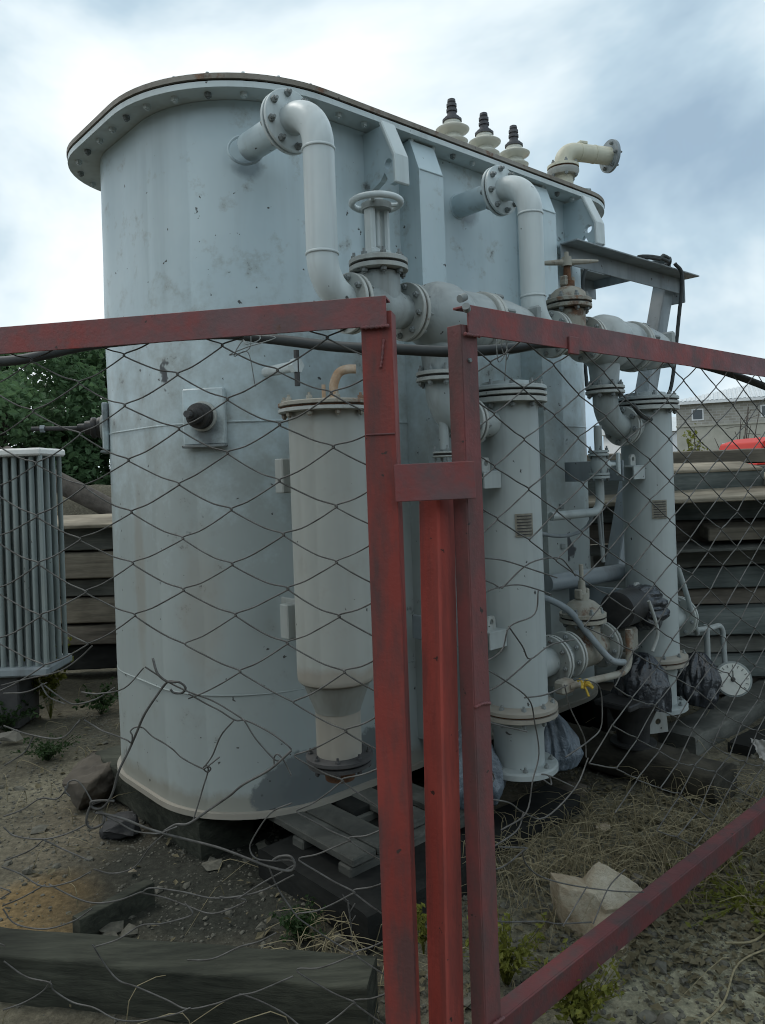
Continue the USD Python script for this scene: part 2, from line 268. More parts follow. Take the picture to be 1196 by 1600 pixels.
# ------------------------------------------------------------------ ground
def gz(x, y):
    P = np.stack([np.asarray(x, float), np.asarray(y, float), np.zeros_like(np.asarray(x, float))], -1)
    return (meshkit.fbm(P*1.3, 4, 3)-.5)*.07+(meshkit.fbm(P*9, 3, 5)-.5)*.022
def axis_(lo, hi, fine, far):
    m = np.arange(lo, hi+1e-6, fine); k = [hi]; s = fine
    while k[-1] < far: s *= 1.35; k.append(k[-1]+s)
    j = [lo]; s = fine
    while j[-1] > -far: s *= 1.35; j.append(j[-1]-s)
    return np.array(j[:0:-1]+list(m)+k[1:])
gx, gy = axis_(-4, 4.5, .035, 700), axis_(1.0, 7.5, .035, 700)
GX, GY = np.meshgrid(gx, gy); GZ = gz(GX, GY)
far = np.clip((np.hypot(GX, GY-3)-9)/10, 0, 1); GZ = GZ*(1-far)
idx = np.arange(GX.size).reshape(GX.shape)
gf = np.stack([idx[:-1, :-1], idx[:-1, 1:], idx[1:, 1:], idx[1:, :-1]], -1).reshape(-1, 4)
mat('soil', {'g': ('geometry', {}), 'n1': ('noise_texture', {'scale': .9, 'detail': 6, 'roughness': .6}), 'r1': ('rgb_ramp', {'ramp': [(.3, (.066, .062, .047)), (.5, (.110, .101, .075)), (.72, (.178, .160, .115))]}),
    'n2': ('noise_texture', {'scale': 38., 'detail': 7, 'roughness': .75}), 'r2': ('rgb_ramp', {'ramp': [(.3, (.45,)*3), (.55, (1.,)*3), (.75, (1.7,)*3)]}), 'm': ('mix_color', {'blend_type': 'multiply', 'fac': 1., 'use_clamp': False}),
    'sm': ('mapping', {'scale': (2.6, 2.6, 2.6), 'location': (1.33*2.6, -2.87*2.6, 0)}), 'sg': ('gradient_texture', {'gradient_type': 'spherical'}), 'sa': ('math', {'math_type': 'multiply_add', 'value2': .9}), 'sr': ('rgb_ramp', {'ramp': [(.62, (0,)*3), (1.05, (.75,)*3)]}), 'sx': ('mix_color', {'b': (.27, .17, .062)}),
    'em': ('mapping', {'scale': (1/1.5, 1/1.3, 1), 'location': (-1.45/1.5, -2.5/1.3, 0)}), 'eg': ('gradient_texture', {'gradient_type': 'spherical'}), 'ea': ('math', {'math_type': 'multiply_add', 'value2': .9}), 'er': ('rgb_ramp', {'ramp': [(.45, (0,)*3), (.95, (.9,)*3)]}), 'ex': ('mix_color', {'b': (.30, .29, .205)}),
    'm2m': ('mapping', {'scale': (1.3, 1.0, 1), 'location': (1.2*1.3, -3.6*1.0, 0)}), 'm2g': ('gradient_texture', {'gradient_type': 'spherical'}), 'm2a': ('math', {'math_type': 'multiply_add', 'value2': .8}), 'm2r': ('rgb_ramp', {'ramp': [(.5, (0,)*3), (1., (.6,)*3)]}), 'm2x': ('mix_color', {'b': (.15, .128, .092)}),
    'dm': ('mapping', {'scale': (1/.95, 1/.80, 1), 'location': (.62/.95, -3.15/.80, 0)}), 'dg': ('gradient_texture', {'gradient_type': 'spherical'}), 'da': ('math', {'math_type': 'multiply_add', 'value2': .8}), 'dr': ('rgb_ramp', {'ramp': [(.5, (0,)*3), (.85, (.88,)*3)]}), 'dx': ('mix_color', {'b': (.030, .033, .028)}),  # shade and damp at the tank front put into the soil colour
    'nb': ('noise_texture', {'scale': 90., 'detail': 6, 'roughness': .7}), 'bp': ('bump', {'strength': .7, 'distance': .012}), 'p': ('principled_bsdf', {'roughness': .95, 'specular_ior_level': .15})},
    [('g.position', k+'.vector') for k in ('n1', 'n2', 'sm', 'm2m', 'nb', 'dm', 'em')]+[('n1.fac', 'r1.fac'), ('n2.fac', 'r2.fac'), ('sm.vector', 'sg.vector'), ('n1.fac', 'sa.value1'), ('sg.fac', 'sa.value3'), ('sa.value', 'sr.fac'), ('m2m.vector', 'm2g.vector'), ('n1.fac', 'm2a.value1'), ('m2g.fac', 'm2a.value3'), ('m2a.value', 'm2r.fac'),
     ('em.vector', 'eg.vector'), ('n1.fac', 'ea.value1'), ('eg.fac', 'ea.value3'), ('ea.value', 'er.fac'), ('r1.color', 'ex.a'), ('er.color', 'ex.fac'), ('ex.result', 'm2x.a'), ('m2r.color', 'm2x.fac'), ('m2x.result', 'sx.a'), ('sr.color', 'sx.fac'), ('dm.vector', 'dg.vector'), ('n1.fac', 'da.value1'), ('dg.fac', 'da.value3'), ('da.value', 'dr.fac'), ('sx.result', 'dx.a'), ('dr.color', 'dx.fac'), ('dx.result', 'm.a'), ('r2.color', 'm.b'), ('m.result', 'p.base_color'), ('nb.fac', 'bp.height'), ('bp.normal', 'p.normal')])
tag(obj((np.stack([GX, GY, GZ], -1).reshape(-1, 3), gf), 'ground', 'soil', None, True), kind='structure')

# ------------------------------------------------------------------ the transformer: one thing, all bolted and welded together
T = thing('oil_transformer', 'large grey-blue painted oil transformer with lidded tank, pipes, valves, pumps and upright coolers', 'transformer', W(1., -.8, .2))
ZB, ZT = .205, 3.16
def rounded(a0, a1, n0, n1, r00, r01, r10, r11, k=20):
    """rectangle a0..a1 x n0..n1 with a radius of its own at each corner (r<a end><n end>)"""
    P = []
    for ca, cn, r, t0 in ((a0+r00, n0+r00, r00, PI), (a1-r10, n0+r10, r10, 1.5*PI), (a1-r11, n1-r11, r11, 0), (a0+r01, n1-r01, r01, .5*PI)):
        P += [(ca+r*math.cos(t0+t), cn+r*math.sin(t0+t)) for t in np.linspace(0, PI/2, k)]
    return Polygon(P)
body_poly = rounded(-.41, 2.45, -1.50, -.17, .46, .52, .45, .45); lid_poly = rounded(-.525, 2.56, -1.60, -.05, .45, .66, .46, .46)
def wall(poly, z0, z1, nz=1, cap=True, noise=0):
    c = np.array(poly.exterior.coords)[:-1]
    if not poly.exterior.is_ccw: c = c[::-1]
    L = LineString(np.vstack([c, c[:1]])); n = 160; c = np.array([L.interpolate(t, True).coords[0] for t in np.arange(n)/n])
    zs = np.linspace(z0, z1, nz+1)
    if noise:
        d = c-c.mean(0); d /= np.linalg.norm(d, axis=1, keepdims=True)
    V = []
    for z in zs:
        q = c
        if noise: q = c+d*((meshkit.fbm(np.stack([c[:, 0]*1.6, c[:, 1]*1.6, np.full(n, z*1.3)], 1), 3, 11)-.5)*noise)[:, None]
        V.append(np.array([W(a, b, z) for a, b in q]))
    V = np.vstack(V); k = np.arange(n); k2 = (k+1) % n
    f = np.vstack([np.stack([i*n+k, i*n+k2, (i+1)*n+k2, (i+1)*n+k], 1) for i in range(nz)])[:, ::-1]
    f = np.vstack([f[:, [0, 1, 2]], f[:, [0, 2, 3]]])
    if cap:
        m = len(V); ce = c.mean(0); V = np.vstack([V, W(*ce, z0), W(*ce, z1)]); b = nz*n
        f = np.vstack([f, np.stack([k, k2, np.full(n, m)], 1), np.stack([b+k2, b+k, np.full(n, m+1)], 1)])
    return V, f
shell = obj(wall(body_poly, ZB, ZT, 24, True, .014), 'tank_wall', 'tank_paint', T, 50)
def ringpath(poly, z, off=0):
    p = poly.buffer(off, 24).exterior; return np.array([W(*p.interpolate(t, True).coords[0], z) for t in np.arange(150)/150])
for z in (1.832, .70): obj(tube(ringpath(body_poly, z), .0045 if z > 1 else .003, 6, True), 'weld_seam', 'tank_paint', shell)
obj(wall(body_poly.buffer(.018, 24), ZB-.012, ZB+.012), 'base_rim', 'filter_paint', T, 30)
obj(wall(lid_poly, ZT+.002, ZT+.026), 'rim_flange', 'pipe_paint', T, 30)
obj(wall(lid_poly.buffer(-.008, 24), ZT+.0265, ZT+.034), 'lid_gasket', 'gasket', T, 30)
lid = obj(wall(lid_poly.buffer(.004, 24), ZT+.0345, ZT+.056), 'lid', 'lid_edge', T, 30)
bp = lid_poly.buffer(-.048, 24).exterior; nb = 56
for k in range(nb):
    a, n_ = bp.interpolate((k+.35)/nb, True).coords[0]
    obj(bolt(W(a, n_, ZT+.0565), ZV, .015, .017, .012, .0545), 'bolt', 'pipe_paint' if k % 3 else 'bolt_metal', lid, 30)
for (a, n_, s) in ((-.42, -.62, .05), (-.36, -.48, .06)):
    obj(block(W(a, n_, ZT+.056+s*.4), AV, NV, ZV, s*1.4, s, s*.8, .015), 'lid_lug', 'lid_edge', lid)
# stiffening ribs, box section with tapered head
def rib(a0, w, nout=-.03, foot=.33):
    pr = Polygon([(-.175, foot), (nout, foot), (nout, 3.0), (-.085, 3.150), (-.175, 3.150)])
    r = obj(prism(pr, W(a0, 0, 0), NV, ZV, AV, w), 'stiffening_rib', 'tank_paint', T, 20)
    obj(tube([W(a0+.004, nout+.001, 3.0), W(a0+w-.004, nout+.001, 3.0)], .004, 6), 'weld_seam', 'tank_paint', r)
    for z in (.95, 1.16, 1.38): obj(block(W(a0+w*.72, nout+.006, z), AV, NV, ZV, .035, .012, .03, .004), 'nut_plate', 'bolt_metal', r)
rib(.645, .16); rib(1.53, .175)
# lifting lugs: web plate with hooked face strip
def lug(a, s=1.):
    web = Polygon([(-.172, 3.145), (-.02, 3.145), (.055, 2.98), (.055, 2.87), (.0, 2.87), (-.03, 2.93), (-.06, 2.90), (-.172, 2.86)]).difference(Point(-.005, 2.96).buffer(.024))
    r = obj(prism(web, W(a, 0, 0), NV, ZV, AV, .03), 'lifting_lug', 'tank_paint', T, 20)
    pts = [(-.022, 3.145), (.058, 2.975), (.06, 2.86)]
    for p, q in zip(pts[:-1], pts[1:]):
        p, q = np.array(p), np.array(q); d = q-p; L = np.linalg.norm(d)
        ax = unit(NV*d[0]+ZV*d[1]); c = W(a+.015, *(p+d/2)); obj(block(c, AV, ax, np.cross(AV, ax), .085, L+.012, .02, .005), 'lug_face', 'pipe_paint', r)
    return r
lug(.43); l2 = lug(1.98)
obj(block(W(.445, -.155, 2.66), AV, NV, ZV, .055, .03, .36, .006), 'guide_strip', 'pipe_paint', T); obj(block(W(1.985, -.155, 2.66), AV, NV, ZV, .055, .03, .3, .006), 'guide_strip', 'pipe_paint', T)
obj(block(W(1.92, -.07, 2.845), AV, NV, ZV, .26, .2, .014, .003), 'shelf_plate', 'tank_paint', T)

# high-voltage bushings on the lid
for a in (1.345, 1.62, 1.895):
    o = W(a, -.45, ZT+.057)
    b = obj(lathe(o, ZV, [(0, .10), (.02, .10), (.02, .06), (.17, .052)], 28), 'bushing', 'tank_paint', T)
    prof = [(.17, .05)]
    for h, r in ((.20, .086), (.268, .096)): prof += [(h, .048), (h+.014, r-.014), (h+.024, r-.002), (h+.031, r), (h+.040, r-.012), (h+.058, .052)]
    prof += [(.335, .050), (.344, .048)]
    obj(lathe(o, ZV, prof, 32), 'porcelain_shed', 'porcelain', b, 60)
    obj(lathe(o, ZV, [(.344, .055), (.356, .055), (.359, .044), (.369, .042), (.374, .029), (.398, .025), (.400, .031), (.414, .031), (.416, .022), (.426, .022), (.428, .029), (.444, .029), (.447, .018), (.456, .024), (.470, .022), (.475, .012)], 20), 'terminal', 'dark_terminal', b, 40)
# outlet elbow on the lid
o = W(2.30, -.38, ZT+.057); dv = unit([.95, .33, 0])
oe = obj(lathe(o, ZV, [(0, .11), (.015, .11), (.02, .072), (.12, .062), (.19, .062), (.24, .06)], 28), 'outlet_elbow', 'cream_pipe', T, 50)
obj(lathe(o, ZV, [(.235, .088), (.255, .10), (.272, .10)], 28), 'flange', 'flange_paint', oe); obj(lathe(o, ZV, [(.273, .092), (.283, .092)], 28), 'gasket', 'rust', oe)
obj(lathe(o, ZV, [(.284, .10), (.30, .10), (.302, .08)], 28), 'flange', 'cream_pipe', oe)
pa = [o+ZV*.30]+bend(o+ZV*.31, ZV, dv, .09)+[o+ZV*.40+dv*(.09+.26)]
obj(tube(pa, .056, 24), 'elbow_pipe', 'cream_pipe', oe, 50)
for t in (.02, .13): obj(lathe(o+ZV*.40+dv*(.10+t), dv, [(0, .0585), (.012, .0585)], 24), 'weld_ring', 'cream_pipe', oe)
obj(lathe(o+ZV*.40+dv*.35, dv, [(0, .104), (.018, .104)], 32), 'flange', 'grey_steel', oe); bolts(oe, o+ZV*.40+dv*.368, dv, .08, 6, 'bolt_metal', .012, .015, .02)
bolts(oe, o+ZV*.301, ZV, .083, 6, 'bolt_metal', .012, .014, .065); obj(block(o+ZV*.463+dv*.15, dv, np.cross(ZV, dv), ZV, .06, .045, .02, .004), 'vent_boss', 'cream_pipe', oe)
st = o+AV*.16+NV*.05; vs = obj(lathe(st, ZV, [(0, .04), (.10, .03), (.14, .04), (.165, .042), (.17, .02)], 18), 'vent_plug', 'tank_paint', T); obj(cyl(st+ZV*.1+NV*.038, st+ZV*.165+NV*.038, .007, 8), 'stem', 'bolt_metal', vs)

# low-voltage terminals on the rounded end
def side_plate(ang, c, z, rod):
    d2 = np.array([math.cos(ang), math.sin(ang)]); nrm = AV*d2[0]+NV*d2[1]; tv = np.cross(ZV, nrm); p = W(*(np.array(c)+d2*(.518 if not rod else .458)), z)
    b = obj(block(p+nrm*.012, tv, nrm, ZV, .185, .03, .235, .006), 'terminal_plate', 'tank_paint', T, 20)
    obj(block(p+nrm*.02-ZV*.122, tv, nrm, ZV, .19, .035, .012, .003), 'plate_ledge', 'bolt_metal', b)
    obj(lathe(p+nrm*.026, nrm, [(0, .062), (.012, .062), (.016, .054)], 28), 'collar', 'filter_paint', b)
    obj(lathe(p+nrm*.03, nrm, [(0, .052), (.02, .053), (.03, .046), (.04, .053), (.055, .05), (.06, .036), (.085, .034), (.09, .022), (.12, .02)], 28), 'insulator', 'black_ceramic', b, 50)
    if rod:
        obj(cyl(p+nrm*.14, p+nrm*.36, .011, 10), 'rod', 'dark_steel', b); obj(lathe(p+nrm*.30, nrm, [(0, .02), (.02, .02)], 6), 'nut', 'grey_steel', b)
    else: obj(lathe(p+nrm*.15, nrm, [(0, .014), (.03, .014)], 10), 'stud', 'dark_steel', b)
side_plate(math.atan2(.30, -.40), (.11, -.69), 1.856, False); side_plate(math.atan2(-.46, -.88), (.05, -1.04), 1.87, True)

# ---- oil circuits along the long side
NL = .28
def flange_pair(o, d, r, parent, t=.017, m='flange_paint', n=8, rust=False, br=.011, ph=.2):
    """two flanges with a dark gasket between, bolted"""
    d = unit(d); o = np.asarray(o, float)
    obj(lathe(o-d*(t+.004), d, [(0, r-.004), (.003, r), (t-.002, r), (t, r-.003)], 36), 'flange', m, parent, 40)
    obj(lathe(o-d*.0035, d, [(0, r*.94), (.007, r*.94)], 32), 'gasket', 'rust' if rust else 'gasket', parent)
    obj(lathe(o+d*.004, d, [(0, r-.003), (.002, r), (t-.003, r), (t, r-.004)], 36), 'flange', m, parent, 40)
    bolts(parent, o+d*(t+.004), d, r*.83, n, 'bolt_metal', br, .014, 2*t+.008, ph, .012)
def upper_pipe(a, zf, fit_a):
    ns = -.175; r = .0575
    o = W(a, .105, zf); p = obj(tube([W(a, ns, zf), W(a, .09, zf)], r, 28), 'upper_pipe', 'tank_paint', T)
    obj(tube(curve([W(a+1.02*r*math.cos(t), -.168 if a > 0 else -.205+.04*math.cos(t), zf+1.02*r*math.sin(t)) for t in np.linspace(0, 2*PI, 25)], 1), .006, 6), 'weld_ring', 'tank_paint', p)
    flange_pair(o, NV, .118, p, .016, 'pipe_paint', 8, br=.014)
    R = .15; zb = 2.235
    path = [o+NV*.02]+bend(o+NV*.025, NV, -ZV, R, 16); path += [W(a, path[-1] @ NV-np.array([*O2, 0]) @ NV, zb+R)]
    nn = float(path[-1] @ NV-np.array([*O2, 0]) @ NV)
    path += bend(W(a, nn, zb+R-.004), -ZV, AV, R, 16); path += [W(fit_a, nn, zb)]
    obj(tube(path, r, 28), 'pipe_bend', 'pipe_paint', p, 60)
    for z in (zf-R-.012, zb+R+.012): obj(lathe(W(a, nn, z-.006), ZV, [(0, r), (.003, r+.004), (.009, r+.004), (.012, r)], 28), 'weld_ring', 'pipe_paint', p, 60)
    return nn
def gate_valve(a, z, n, parent=None, m='valve_paint', wheel='round', L=.29, r=.06, h=1.):
    c = W(a, n, z); v = MB()
    v.add(lathe(c-AV*L/2, AV, [(0, r*1.15), (.04, r*1.1), (L*.35, r*1.45), (L*.65, r*1.45), (L-.04, r*1.1), (L, r*1.15)], 28)); v.add(lathe(c, ZV, [(-.06, .05), (-.03, .075), (.0, .085), (.06, .082), (.13*h, .082)], 28))
    v = v.build('gate_valve', m, T, 50)
    flange_pair(c-AV*L/2, AV, .112, v, .017, 'flange_paint', 8, br=.012); flange_pair(c+AV*L/2, AV, .115, v, .018, 'flange_paint', 8, True, br=.012)
    b = c+ZV*(.16*h)
    flange_pair(b, ZV, .114, v, .02, m if m != 'valve_paint' else 'flange_paint', 8, br=.013)
    if wheel == 'round':
        obj(lathe(b, ZV, [(.022, .07), (.045, .05)], 24), 'bonnet', m, v, 50)
        for s in (-1, 1): obj(block(b+ZV*.13+AV*s*.036, AV, NV, ZV, .026, .05, .19, .008), 'yoke_arm', 'pipe_paint', v)
        obj(block(b+ZV*.052, AV, NV, ZV, .10, .055, .03, .008), 'yoke_foot', 'pipe_paint', v)
        obj(lathe(b+ZV*.215, ZV, [(0, .058), (.025, .058), (.035, .03), (.05, .025)], 20), 'yoke_top', m, v)
        obj(cyl(b+ZV*.03, b+ZV*.255, .012, 12), 'stem', 'pipe_paint', v); obj(lathe(b+ZV*.04, ZV, [(0, .03), (.03, .03), (.035, .02)], 16), 'packing_gland', m, v)
        hc = b+ZV*.245; rr = .095
        obj(tube([hc+rr*(math.cos(t)*AV+math.sin(t)*NV) for t in np.arange(40)*2*PI/40], .0125, 10, True), 'handwheel', 'pipe_paint', v, 60)
        for t in (.4, .4+2*PI/3, .4+4*PI/3): obj(tube([hc-ZV*.008, hc+rr*(math.cos(t)*AV+math.sin(t)*NV)], .009, 8), 'wheel_spoke', 'pipe_paint', v)
        obj(lathe(hc-ZV*.012, ZV, [(0, .022), (.03, .022)], 14), 'wheel_hub', 'pipe_paint', v)
    else:
        obj(lathe(b, ZV, [(.021, .10), (.05, .09), (.075, .062), (.085, .04)], 28), 'bonnet', 'rusty_valve', v, 50)
        obj(lathe(b+ZV*.08, ZV, [(0, .034), (.035, .034), (.04, .02), (.13 if wheel == 'bar' else .1, .016)], 14), 'packing_gland', 'rust' if wheel == 'bar' else m, v)
        obj(block(b+ZV*.115+AV*.03, AV, NV, ZV, .02, .04, .05, .006), 'gland_lug', 'rusty_valve', v); obj(block(b+ZV*.115-AV*.03, AV, NV, ZV, .02, .04, .05, .006), 'gland_lug', 'rusty_valve', v)
        obj(cyl(b+ZV*.1, b+ZV*.26, .011, 10), 'stem', 'rusty_valve', v)
        if wheel == 'bar':
            hd = unit([1, .1, .03]); hc = b+ZV*.21
            m_ = MB()
            for s in (-1, 1): m_.add(lathe(hc, hd*s, [(0, .016), (.10, .012), (.16, .006)], 10))
            m_.add(lathe(hc-ZV*.02, ZV, [(0, .026), (.045, .024)], 12)); m_.build('handwheel', 'rusty_valve', v)
    return v
def oil_pump(a, z, n, zo):
    """pump on its side: volute with downward outlet, motor lying along the tank"""
    c = W(a, n, z)
    v = obj(lathe(c, AV, [(-.07, .07), (-.03, .085), (.0, .125), (.05, .142), (.11, .142), (.16, .128), (.18, .122)], 36), 'oil_pump', 'pump_paint', T, 60)
    obj(lathe(c+AV*.18, AV, [(0, .122), (.03, .125), (.12, .125), (.14, .12)], 36), 'motor_casing', 'pump_paint', v, 50)
    obj(lathe(c+AV*.32, AV, [(0, .128), (.006, .136), (.026, .136), (.03, .13), (.034, .136), (.052, .136), (.056, .128)], 36), 'casing_flange', 'flange_paint', v, 40)
    obj(lathe(c+AV*.376, AV, [(0, .124), (.1, .118), (.22, .10), (.25, .092)], 36), 'motor_cover', 'pump_paint', v, 50)
    obj(block(c+AV*.64, AV, NV, ZV, .025, .2, .2, .02), 'end_plate', 'pump_paint', v)
    for t in np.arange(8)*PI/4+.3: obj(lathe(c+AV*.39+.128*(math.cos(t)*NV+math.sin(t)*ZV), AV, [(-.02, .011), (.03, .011)], 6), 'bolt', 'bolt_metal', v, 30)
    for s in (-1, 1):
        for t in (-1, 1): obj(bolt(c+AV*.6525+NV*.075*s+ZV*.075*t, AV, .011, .014), 'bolt', 'bolt_metal', v, 30)
        obj(block(c+AV*.60+ZV*.085*s, AV, NV, ZV, .06, .03, .03, .006), 'cover_lug', 'pump_paint', v)
    ob = W(a+.075, n, zo)
    obj(lathe(W(a+.075, n, z), -ZV, [(0, .095), (.1, .082), (z-zo-.02, .07), (z-zo, .07)], 28), 'pump_outlet', 'pump_paint', v, 60)
    flange_pair(ob, ZV, .1, v, .017, 'flange_paint', 8, br=.012)
    return ob
def cooler(a, n, label=None):
    c = W(a, n, 0); R = .136
    v = obj(lathe(c, ZV, [(.54, R), (1.93, R)], 48), 'oil_cooler', 'cooler_paint', T, 60)
    obj(lathe(c, ZV, [(1.885, .172), (1.888, .178), (1.908, .178), (1.91, .17)], 44), 'flange', 'flange_paint', v, 40); obj(lathe(c, ZV, [(1.9105, .168), (1.9165, .168)], 40), 'gasket', 'gasket', v)
    obj(lathe(c, ZV, [(1.917, .174), (1.92, .178), (1.932, .178), (1.935, .17)], 44), 'flange', 'flange_paint', v, 40); obj(lathe(c, ZV, [(1.9355, .166), (1.9415, .166)], 40), 'gasket', 'gasket', v)
    obj(lathe(c, ZV, [(1.942, .174), (1.945, .178), (1.957, .178), (1.962, .172), (1.963, .115), (1.983, .11), (1.985, .1)], 44), 'end_cover', 'cooler_paint', v, 40)
    bolts(v, c+ZV*1.961, ZV, .152, 10, 'bolt_metal', .012, .016, .078)
    obj(lathe(c, ZV, [(.498, .172), (.501, .178), (.518, .178), (.52, .172)], 44), 'flange', 'filter_paint', v, 40); obj(lathe(c, ZV, [(.5205, .168), (.5255, .168)], 40), 'gasket', 'rust', v)
    obj(lathe(c, ZV, [(.526, .172), (.529, .178), (.543, .178), (.55, .17), (.56, R+.004)], 44), 'flange', 'filter_paint', v, 40)
    bolts(v, c+ZV*.546, ZV, .155, 10, 'bolt_metal', .012, .016, .05)
    obj(lathe(c, ZV, [(.285, .112), (.30, .112), (.42, .112), (.47, .125), (.498, .136)], 40), 'lower_head', 'cooler_paint', v, 50)
    obj(lathe(c, ZV, [(.252, .16), (.256, .17), (.278, .17), (.285, .163)], 40), 'base_flange', 'cooler_paint', v, 40); bolts(v, c+ZV*.283, ZV, .142, 8, 'bolt_metal', .012, .012)
    # data plate bent round the shell, riveted, with engraved lines
    t0 = math.atan2(*( (-np.array([0, 1.]))[::-1]))
    face = unit(np.array([-c[0], -c[1], 0])+.0); sd = np.cross(ZV, face); th = np.linspace(.12, .72, 7)
    rr = R+.004
    pts = np.array([[c+rr*(math.cos(t)*face+math.sin(t)*sd)+ZV*z for t in th] for z in (1.30, 1.40)])
    inn = np.array([[c+(R-.002)*(math.cos(t)*face+math.sin(t)*sd)+ZV*z for t in th] for z in (1.30, 1.40)])
    def sheet(P, Q):
        m = MB(); n_ = P.shape[1]; V = np.vstack([P[0], P[1], Q[0], Q[1]]); F = []
        for i in range(n_-1): F += [[i, i+1, n_+i+1, n_+i], [2*n_+i+1, 2*n_+i, 3*n_+i, 3*n_+i+1], [n_+i, n_+i+1, 3*n_+i+1, 3*n_+i], [i+1, i, 2*n_+i, 2*n_+i+1]]
        F += [[0, n_, 3*n_, 2*n_], [n_-1, 3*n_-1, 4*n_-1, 2*n_-1]]
        return V, np.array(F)
    pl = obj(sheet(pts, inn), 'data_plate', 'nameplate', v, 20)
    for z in np.linspace(1.31, 1.39, 7): obj(tube([c+(rr+.001)*(math.cos(t)*face+math.sin(t)*sd)+ZV*z for t in np.linspace(.18, .66, 7)], .0022, 5), 'embossed_line', 'dark_steel', pl)
    # hanging brackets with eye rings on the side towards the tank end
    for z in (1.585, .90):
        b = MB().add(block(c-AV*.185+ZV*z, AV, NV, ZV, .11, .12, .010, .002)).add(block(c-AV*.185+NV*.055+ZV*(z-.035), AV, NV, ZV, .11, .010, .07, .002)).build('bracket', 'cooler_paint', v, 20)
        ring = c-AV*.185+ZV*(z+.035)+NV*.03; obj(prism(Polygon([(-.026, -.032), (.026, -.032), (.026, .01), (.016, .028), (-.016, .028), (-.026, .01)]).difference(Point(0, .003).buffer(.012)), ring-NV*.006, AV, ZV, -NV, .012), 'eye_plate', 'flange_paint', b, 20)
        obj(block(c-AV*.26-NV*.19+ZV*(z-.02), AV, NV, ZV, .014, .40, .11, .003), 'tie_bar', 'grey_steel', v)
    return v
def circuit(ap, av, ap1, ac, stub_a, zstub, kind):
    nn = upper_pipe(ap, zstub, av-.155)
    gate_valve(av, 2.232, nn, m='valve_paint' if kind == 0 else 'rusty_valve', wheel='round' if kind == 0 else 'bar')
    ob = oil_pump(ap1, 2.232, nn, 1.985)
    R = .135; path = [ob-ZV*.02]+bend(ob-ZV*.05, -ZV, AV, R, 14); z2 = path[-1][2]; path += [path[-1]+AV*.02]
    e = obj(tube(path, .064, 28), 'connecting_elbow', 'valve_paint', T, 60)
    f0 = path[-1]+AV*.005; flange_pair(f0, AV, .105, e, .017, 'flange_paint', 8, br=.015)
    end = W(ac-.125, NL, z2); obj(tube([f0+AV*.02, end], .064, 28), 'inlet_pipe', 'cooler_paint', e)
    dp = ob-ZV*.14+AV*.01
    if kind == 0: obj(tube([dp, dp-ZV*.16], .02, 14), 'drain_pipe', 'valve_paint', e); flange_pair(dp-ZV*.18, ZV, .05, e, .008, 'flange_paint', 4, br=.007)
    cl = cooler(ac, NL); return cl, nn, z2, dp
circuit(-.176, .095, .34, .84, 0, 2.938, 0)
cl3, nn3, z23, dp3 = circuit(1.06, 1.34, 1.565, 2.035, 0, 2.945, 1)

# filter canister hanging on the tank corner
fc = W(-.128, .215, 0)
fl = obj(lathe(fc, ZV, [(.838, .138), (.845, .1435), (.86, .1455), (1.85, .1455)], 56), 'filter_canister', 'filter_paint', T, 60)
obj(lathe(fc, ZV, [(.725, .086), (.735, .088), (.832, .126), (.839, .126)], 48), 'cone', 'shaded_cone_paint', fl, 50)
obj(lathe(fc, ZV, [(.565, .084), (.725, .084)], 40), 'neck', 'filter_paint', fl); obj(lathe(fc, ZV, [(.545, .12), (.549, .125), (.561, .125), (.563, .118), (.565, .086)], 44), 'base_flange', 'dark_steel', fl, 40)
obj(lathe(fc, ZV, [(.522, .11), (.524, .118), (.538, .118), (.541, .112)], 44), 'blind_flange', 'dark_steel', fl, 40); bolts(fl, fc+ZV*.562, ZV, .108, 8, 'dark_steel', .010, .01, .04)
obj(lathe(fc, ZV, [(.46, .03), (.47, .055), (.50, .06), (.522, .06)], 24), 'drain_cap', 'rust', fl, 40)
obj(lathe(fc, ZV, [(1.828, .176), (1.831, .181), (1.842, .181), (1.844, .175)], 48), 'flange', 'flange_paint', fl, 40); obj(lathe(fc, ZV, [(1.8445, .172), (1.8505, .172)], 40), 'gasket', 'rust', fl)
obj(lathe(fc, ZV, [(1.851, .175), (1.853, .181), (1.864, .181), (1.868, .172)], 48), 'cover', 'rusty_valve', fl, 40); bolts(fl, fc+ZV*1.867, ZV, .16, 10, 'rusty_valve', .012, .014, .04, .3)
b0 = fc+np.array([.028, -.02, 0]); obj(tube(curve([b0+ZV*1.865, b0+ZV*1.90, b0+ZV*1.935+np.array([.002, 0, 0]), b0+ZV*1.972+np.array([.02, 0, 0]), b0+ZV*1.985+np.array([.05, 0, 0]), b0+ZV*1.985+np.array([.085, 0, 0])], 6), .017, 14), 'vent_bend', 'pale_rust', fl, 60)
obj(cyl(fc+ZV*1.866-AV*.09+NV*.10, fc+ZV*1.918-AV*.09+NV*.10, .007, 8), 'stud', 'pale_rust', fl)
for z in (1.60, 1.03):
    b = obj(block(W(-.09, -.05, z), AV, NV, ZV, .014, .27, .14, .003), 'bracket', 'flange_paint', fl, 20); obj(block(W(-.145, -.03, z), AV, NV, ZV, .09, .055, .135, .004), 'bracket_plate', 'flange_paint', b, 20)
# small fittings above the canister
sv = obj(tube([W(-.12, -.2, 2.03), W(-.12, .0, 2.03)], .022, 12), 'sampling_pipe', 'pipe_paint', T); obj(lathe(W(-.12, .0, 2.03), NV, [(0, .03), (.03, .03)], 6), 'union_nut', 'pipe_paint', sv); obj(cyl(W(-.12, .02, 1.95), W(-.12, .02, 2.09), .011, 10), 'cock', 'dark_steel', sv)

